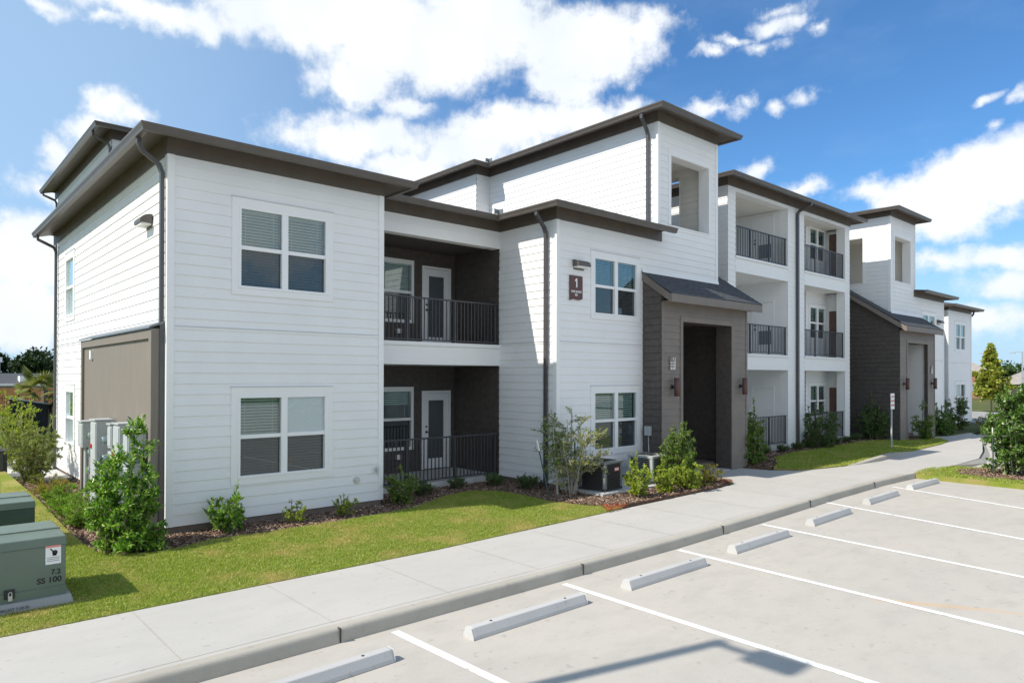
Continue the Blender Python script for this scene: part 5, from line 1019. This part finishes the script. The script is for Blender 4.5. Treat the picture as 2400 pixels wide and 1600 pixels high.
# fan palm
o = thing('palm_tree', 'fan palm with drooping pale green fronds beside the gable downspout', 'palm tree', (2.35, 30.0, -.03)); b = MB(); b.tube([(0, 0, -.1), (.03, 0, .8), (0, .02, 2.1)], [.2, .17, .13], 9); b.build('trunk', 'bark', o)
rg = np.random.default_rng(77)
for k in range(22):
    a = k*2.39996+.3; el_ = rg.uniform(-.75, 1.15); pl_ = rg.uniform(.65, 1.0); c = np.array([0, 0, 2.05]); d = np.array([math.cos(a)*math.cos(el_), math.sin(a)*math.cos(el_), math.sin(el_)]); tip = c+d*pl_+np.array([0, 0, -.12*pl_])
    side = np.array([-math.sin(a), math.cos(a), 0]); upv = np.cross(d, side); Ps, Ds = [], []
    for j in range(17):
        t = (j/16-.5)*2.5; dd_ = d*math.cos(t)+side*math.sin(t); Ps.append(tip); Ds.append(dd_+np.array([0, 0, -.35-.25*abs(t)]))
    n = len(Ps); fr = foliage(np.array(Ps), np.array(Ds), np.tile(-upv, (n, 1))+rg.normal(0, .1, (n, 3)), np.full(n, .72), np.full(n, .085), 'leaf_palm', o, 'frond'); b = MB(); b.tube([tuple(c), tuple((c+tip)/2+np.array([0, 0, .04])), tuple(tip)], [.018, .014, .01], 5); b.build('petiole', 'leaf_palm', fr)
# low house, fences
o = thing('house', 'low grey roofed house beyond the wooden fence', 'house', (1, 62, -.03)); b = MB(); b.box(-9, 8, 0, 9, 0, 2.0); b.build('wall', 'pale_wall', o)
b = MB(); b.add([(-9.6, -.6, 1.98), (8.6, -.6, 1.98), (8.6, 9.6, 1.98), (-9.6, 9.6, 1.98), (-9.6, 4.5, 3.0), (8.6, 4.5, 3.0)], [(0, 1, 5, 4), (2, 3, 4, 5), (1, 2, 5), (3, 0, 4), (0, 3, 2, 1)]); rf = b.build('roof', 'grey_roof', o); b = MB(); b.box(3.9, 5.2, .2, 1.6, 2.2, 2.75); b.build('dormer', 'white_paint', rf); b = MB(); b.box(-9.6, 8.6, -.68, -.6, 1.9, 2.1); b.build('fascia', 'white_paint', rf)
b = MB(); b.box(1.9, 4.6, -.06, 0, .9, 1.75); b.build('window', 'meter_dark', o)
o = thing('mast', 'thin mast with a small white box before the dark trees', 'mast', (4.35, 72, -.03)); b = MB(); b.cyl((0, 0, 0), (0, 0, 4.1), .05); b.build('pole', 'meter_grey', o); b = MB(); b.box(-.2, .2, -.15, .15, 4.1, 4.6); b.build('box', 'white_paint', o)
o = thing('wooden_fence', 'orange brown board fence far behind the gable', 'fence', (0, 50, -.03)); b = MB()
for k in range(100): x = -6+k*.145; b.box(x, x+.138, 0, .02, 0, 1.86+.01*((k*7) % 3))
b.build('board_panel', 'wood_fence', o)
for k in range(6): b = MB(); b.box(-6+k*2.5, -5.88+k*2.5, .02, .14, 0, 1.9); b.build('post', 'wood_fence', o)
o = thing('metal_fence', 'black picket fence in front of the orange board fence', 'fence', (0, 44, -.03)); b = MB(); b.box(-5, 9, -.02, .02, 1.25, 1.29); b.box(-5, 9, -.02, .02, .2, .24)
for k in range(110): x = -5+k*.128; b.box(x-.01, x+.01, -.01, .01, .05, 1.42)
b.build('picket_panel', 'fence_black', o)
for k in range(6): b = MB(); b.box(-5.04+k*2.6, -4.96+k*2.6, -.04, .04, 0, 1.5); b.build('post', 'fence_black', o)
o = thing('screen_fence', 'dark screened fence running away behind the gable shrubs', 'fence', (0, 0, -.03)); p0, p1 = Vector((.1, 22.0, 0)), Vector((2.8, 31.0, 0)); dv = (p1-p0).normalized(); nv = Vector((-dv.y, dv.x, 0))*.03
b = MB(); b.add([p0-nv, p1-nv, p1+nv, p0+nv]+[q+Vector((0, 0, hh)) for q, hh in ((p0-nv, 1.80), (p1-nv, 1.22), (p1+nv, 1.22), (p0+nv, 1.80))], [(3, 2, 1, 0), (4, 5, 6, 7), (0, 1, 5, 4), (1, 2, 6, 5), (2, 3, 7, 6), (3, 0, 4, 7)]); b.build('screen', 'fence_screen', o)
b = MB(); b.tube([tuple(p0+Vector((0, 0, 1.83))), tuple(p1+Vector((0, 0, 1.25)))], .03, 6); b.build('top_rail', 'meter_grey', o)
# ------------------------------------------------------------------ background, right
TR = [(128, 26, 8.4, 10, 'dark tree behind the far end of the building'), (205, 48, 6.6, 14, 'far green tree right of the pale lamp pole'), (210, 38, 6.4, 14, 'far green tree between the two lamp poles'), (215, 27, 6.9, 15, 'far green tree beside the second lamp pole'), (205, 14, 6.3, 14, 'far green tree at the right edge of the photo'), (200, 2, 6.5, 14, 'far green tree beyond the right edge')]
for k, (x, y, h, w, lab) in enumerate(TR): tree(lab, x, y, h, w, 80+k, 'leaf_far_green', 1200, .9, 'far trees on the right')
def low_house(label, x, y, w_, d, hw, hr, wallm, roofm, rot):
    o = thing('house', label, 'house', (x, y, -.03), R(rot), 'far houses on the right'); b = MB(); b.box(-w_/2, w_/2, -d/2, d/2, 0, hw); b.build('wall', wallm, o)
    b = MB(); e = .5; b.add([(-w_/2-e, -d/2-e, hw-.05), (w_/2+e, -d/2-e, hw-.05), (w_/2+e, d/2+e, hw-.05), (-w_/2-e, d/2+e, hw-.05), (-w_/2+d*.3, 0, hr), (w_/2-d*.3, 0, hr)], [(0, 1, 5, 4), (2, 3, 4, 5), (1, 2, 5), (3, 0, 4), (0, 3, 2, 1)]); b.build('roof', roofm, o)
    for s_ in (-.3, .0, .3): b = MB(); b.box(w_*s_-.5, w_*s_+.5, -d/2-.03, -d/2, .9, min(2.1, hw-.2)); b.build('window', 'meter_dark', o)
low_house('far brick house with a pale pinkish roof behind the young tree', 110, 20.5, 10, 9, 3.6, 5.4, 'brick_far', 'tan_roof', -72)
low_house('far dark walled house with a broad tan roof at the right edge', 112, -4, 36, 12, 2.0, 4.2, 'far_dark', 'tan_roof', -72)
for x, y, lab in ((100, 12.55, 'pale lamp pole with a side arm beyond the young tree'), (100, 9.3, 'pale lamp pole nearest the right edge beyond the holly')):
    o = thing('lamp_pole', lab, 'street lamp', (x, y, -.03), 0, 'pale far lamp poles'); b = MB(); b.cyl((0, 0, 0), (0, 0, 6.0), .11, .08); b.build('pole', 'steel', o); b = MB(); b.box(-.06, .06, 0, 1.0, 5.9, 6.0); b.build('arm', 'steel', o); b = MB(); b.box(-.15, .15, .7, 1.3, 5.8, 5.9); b.build('head', 'steel', o)
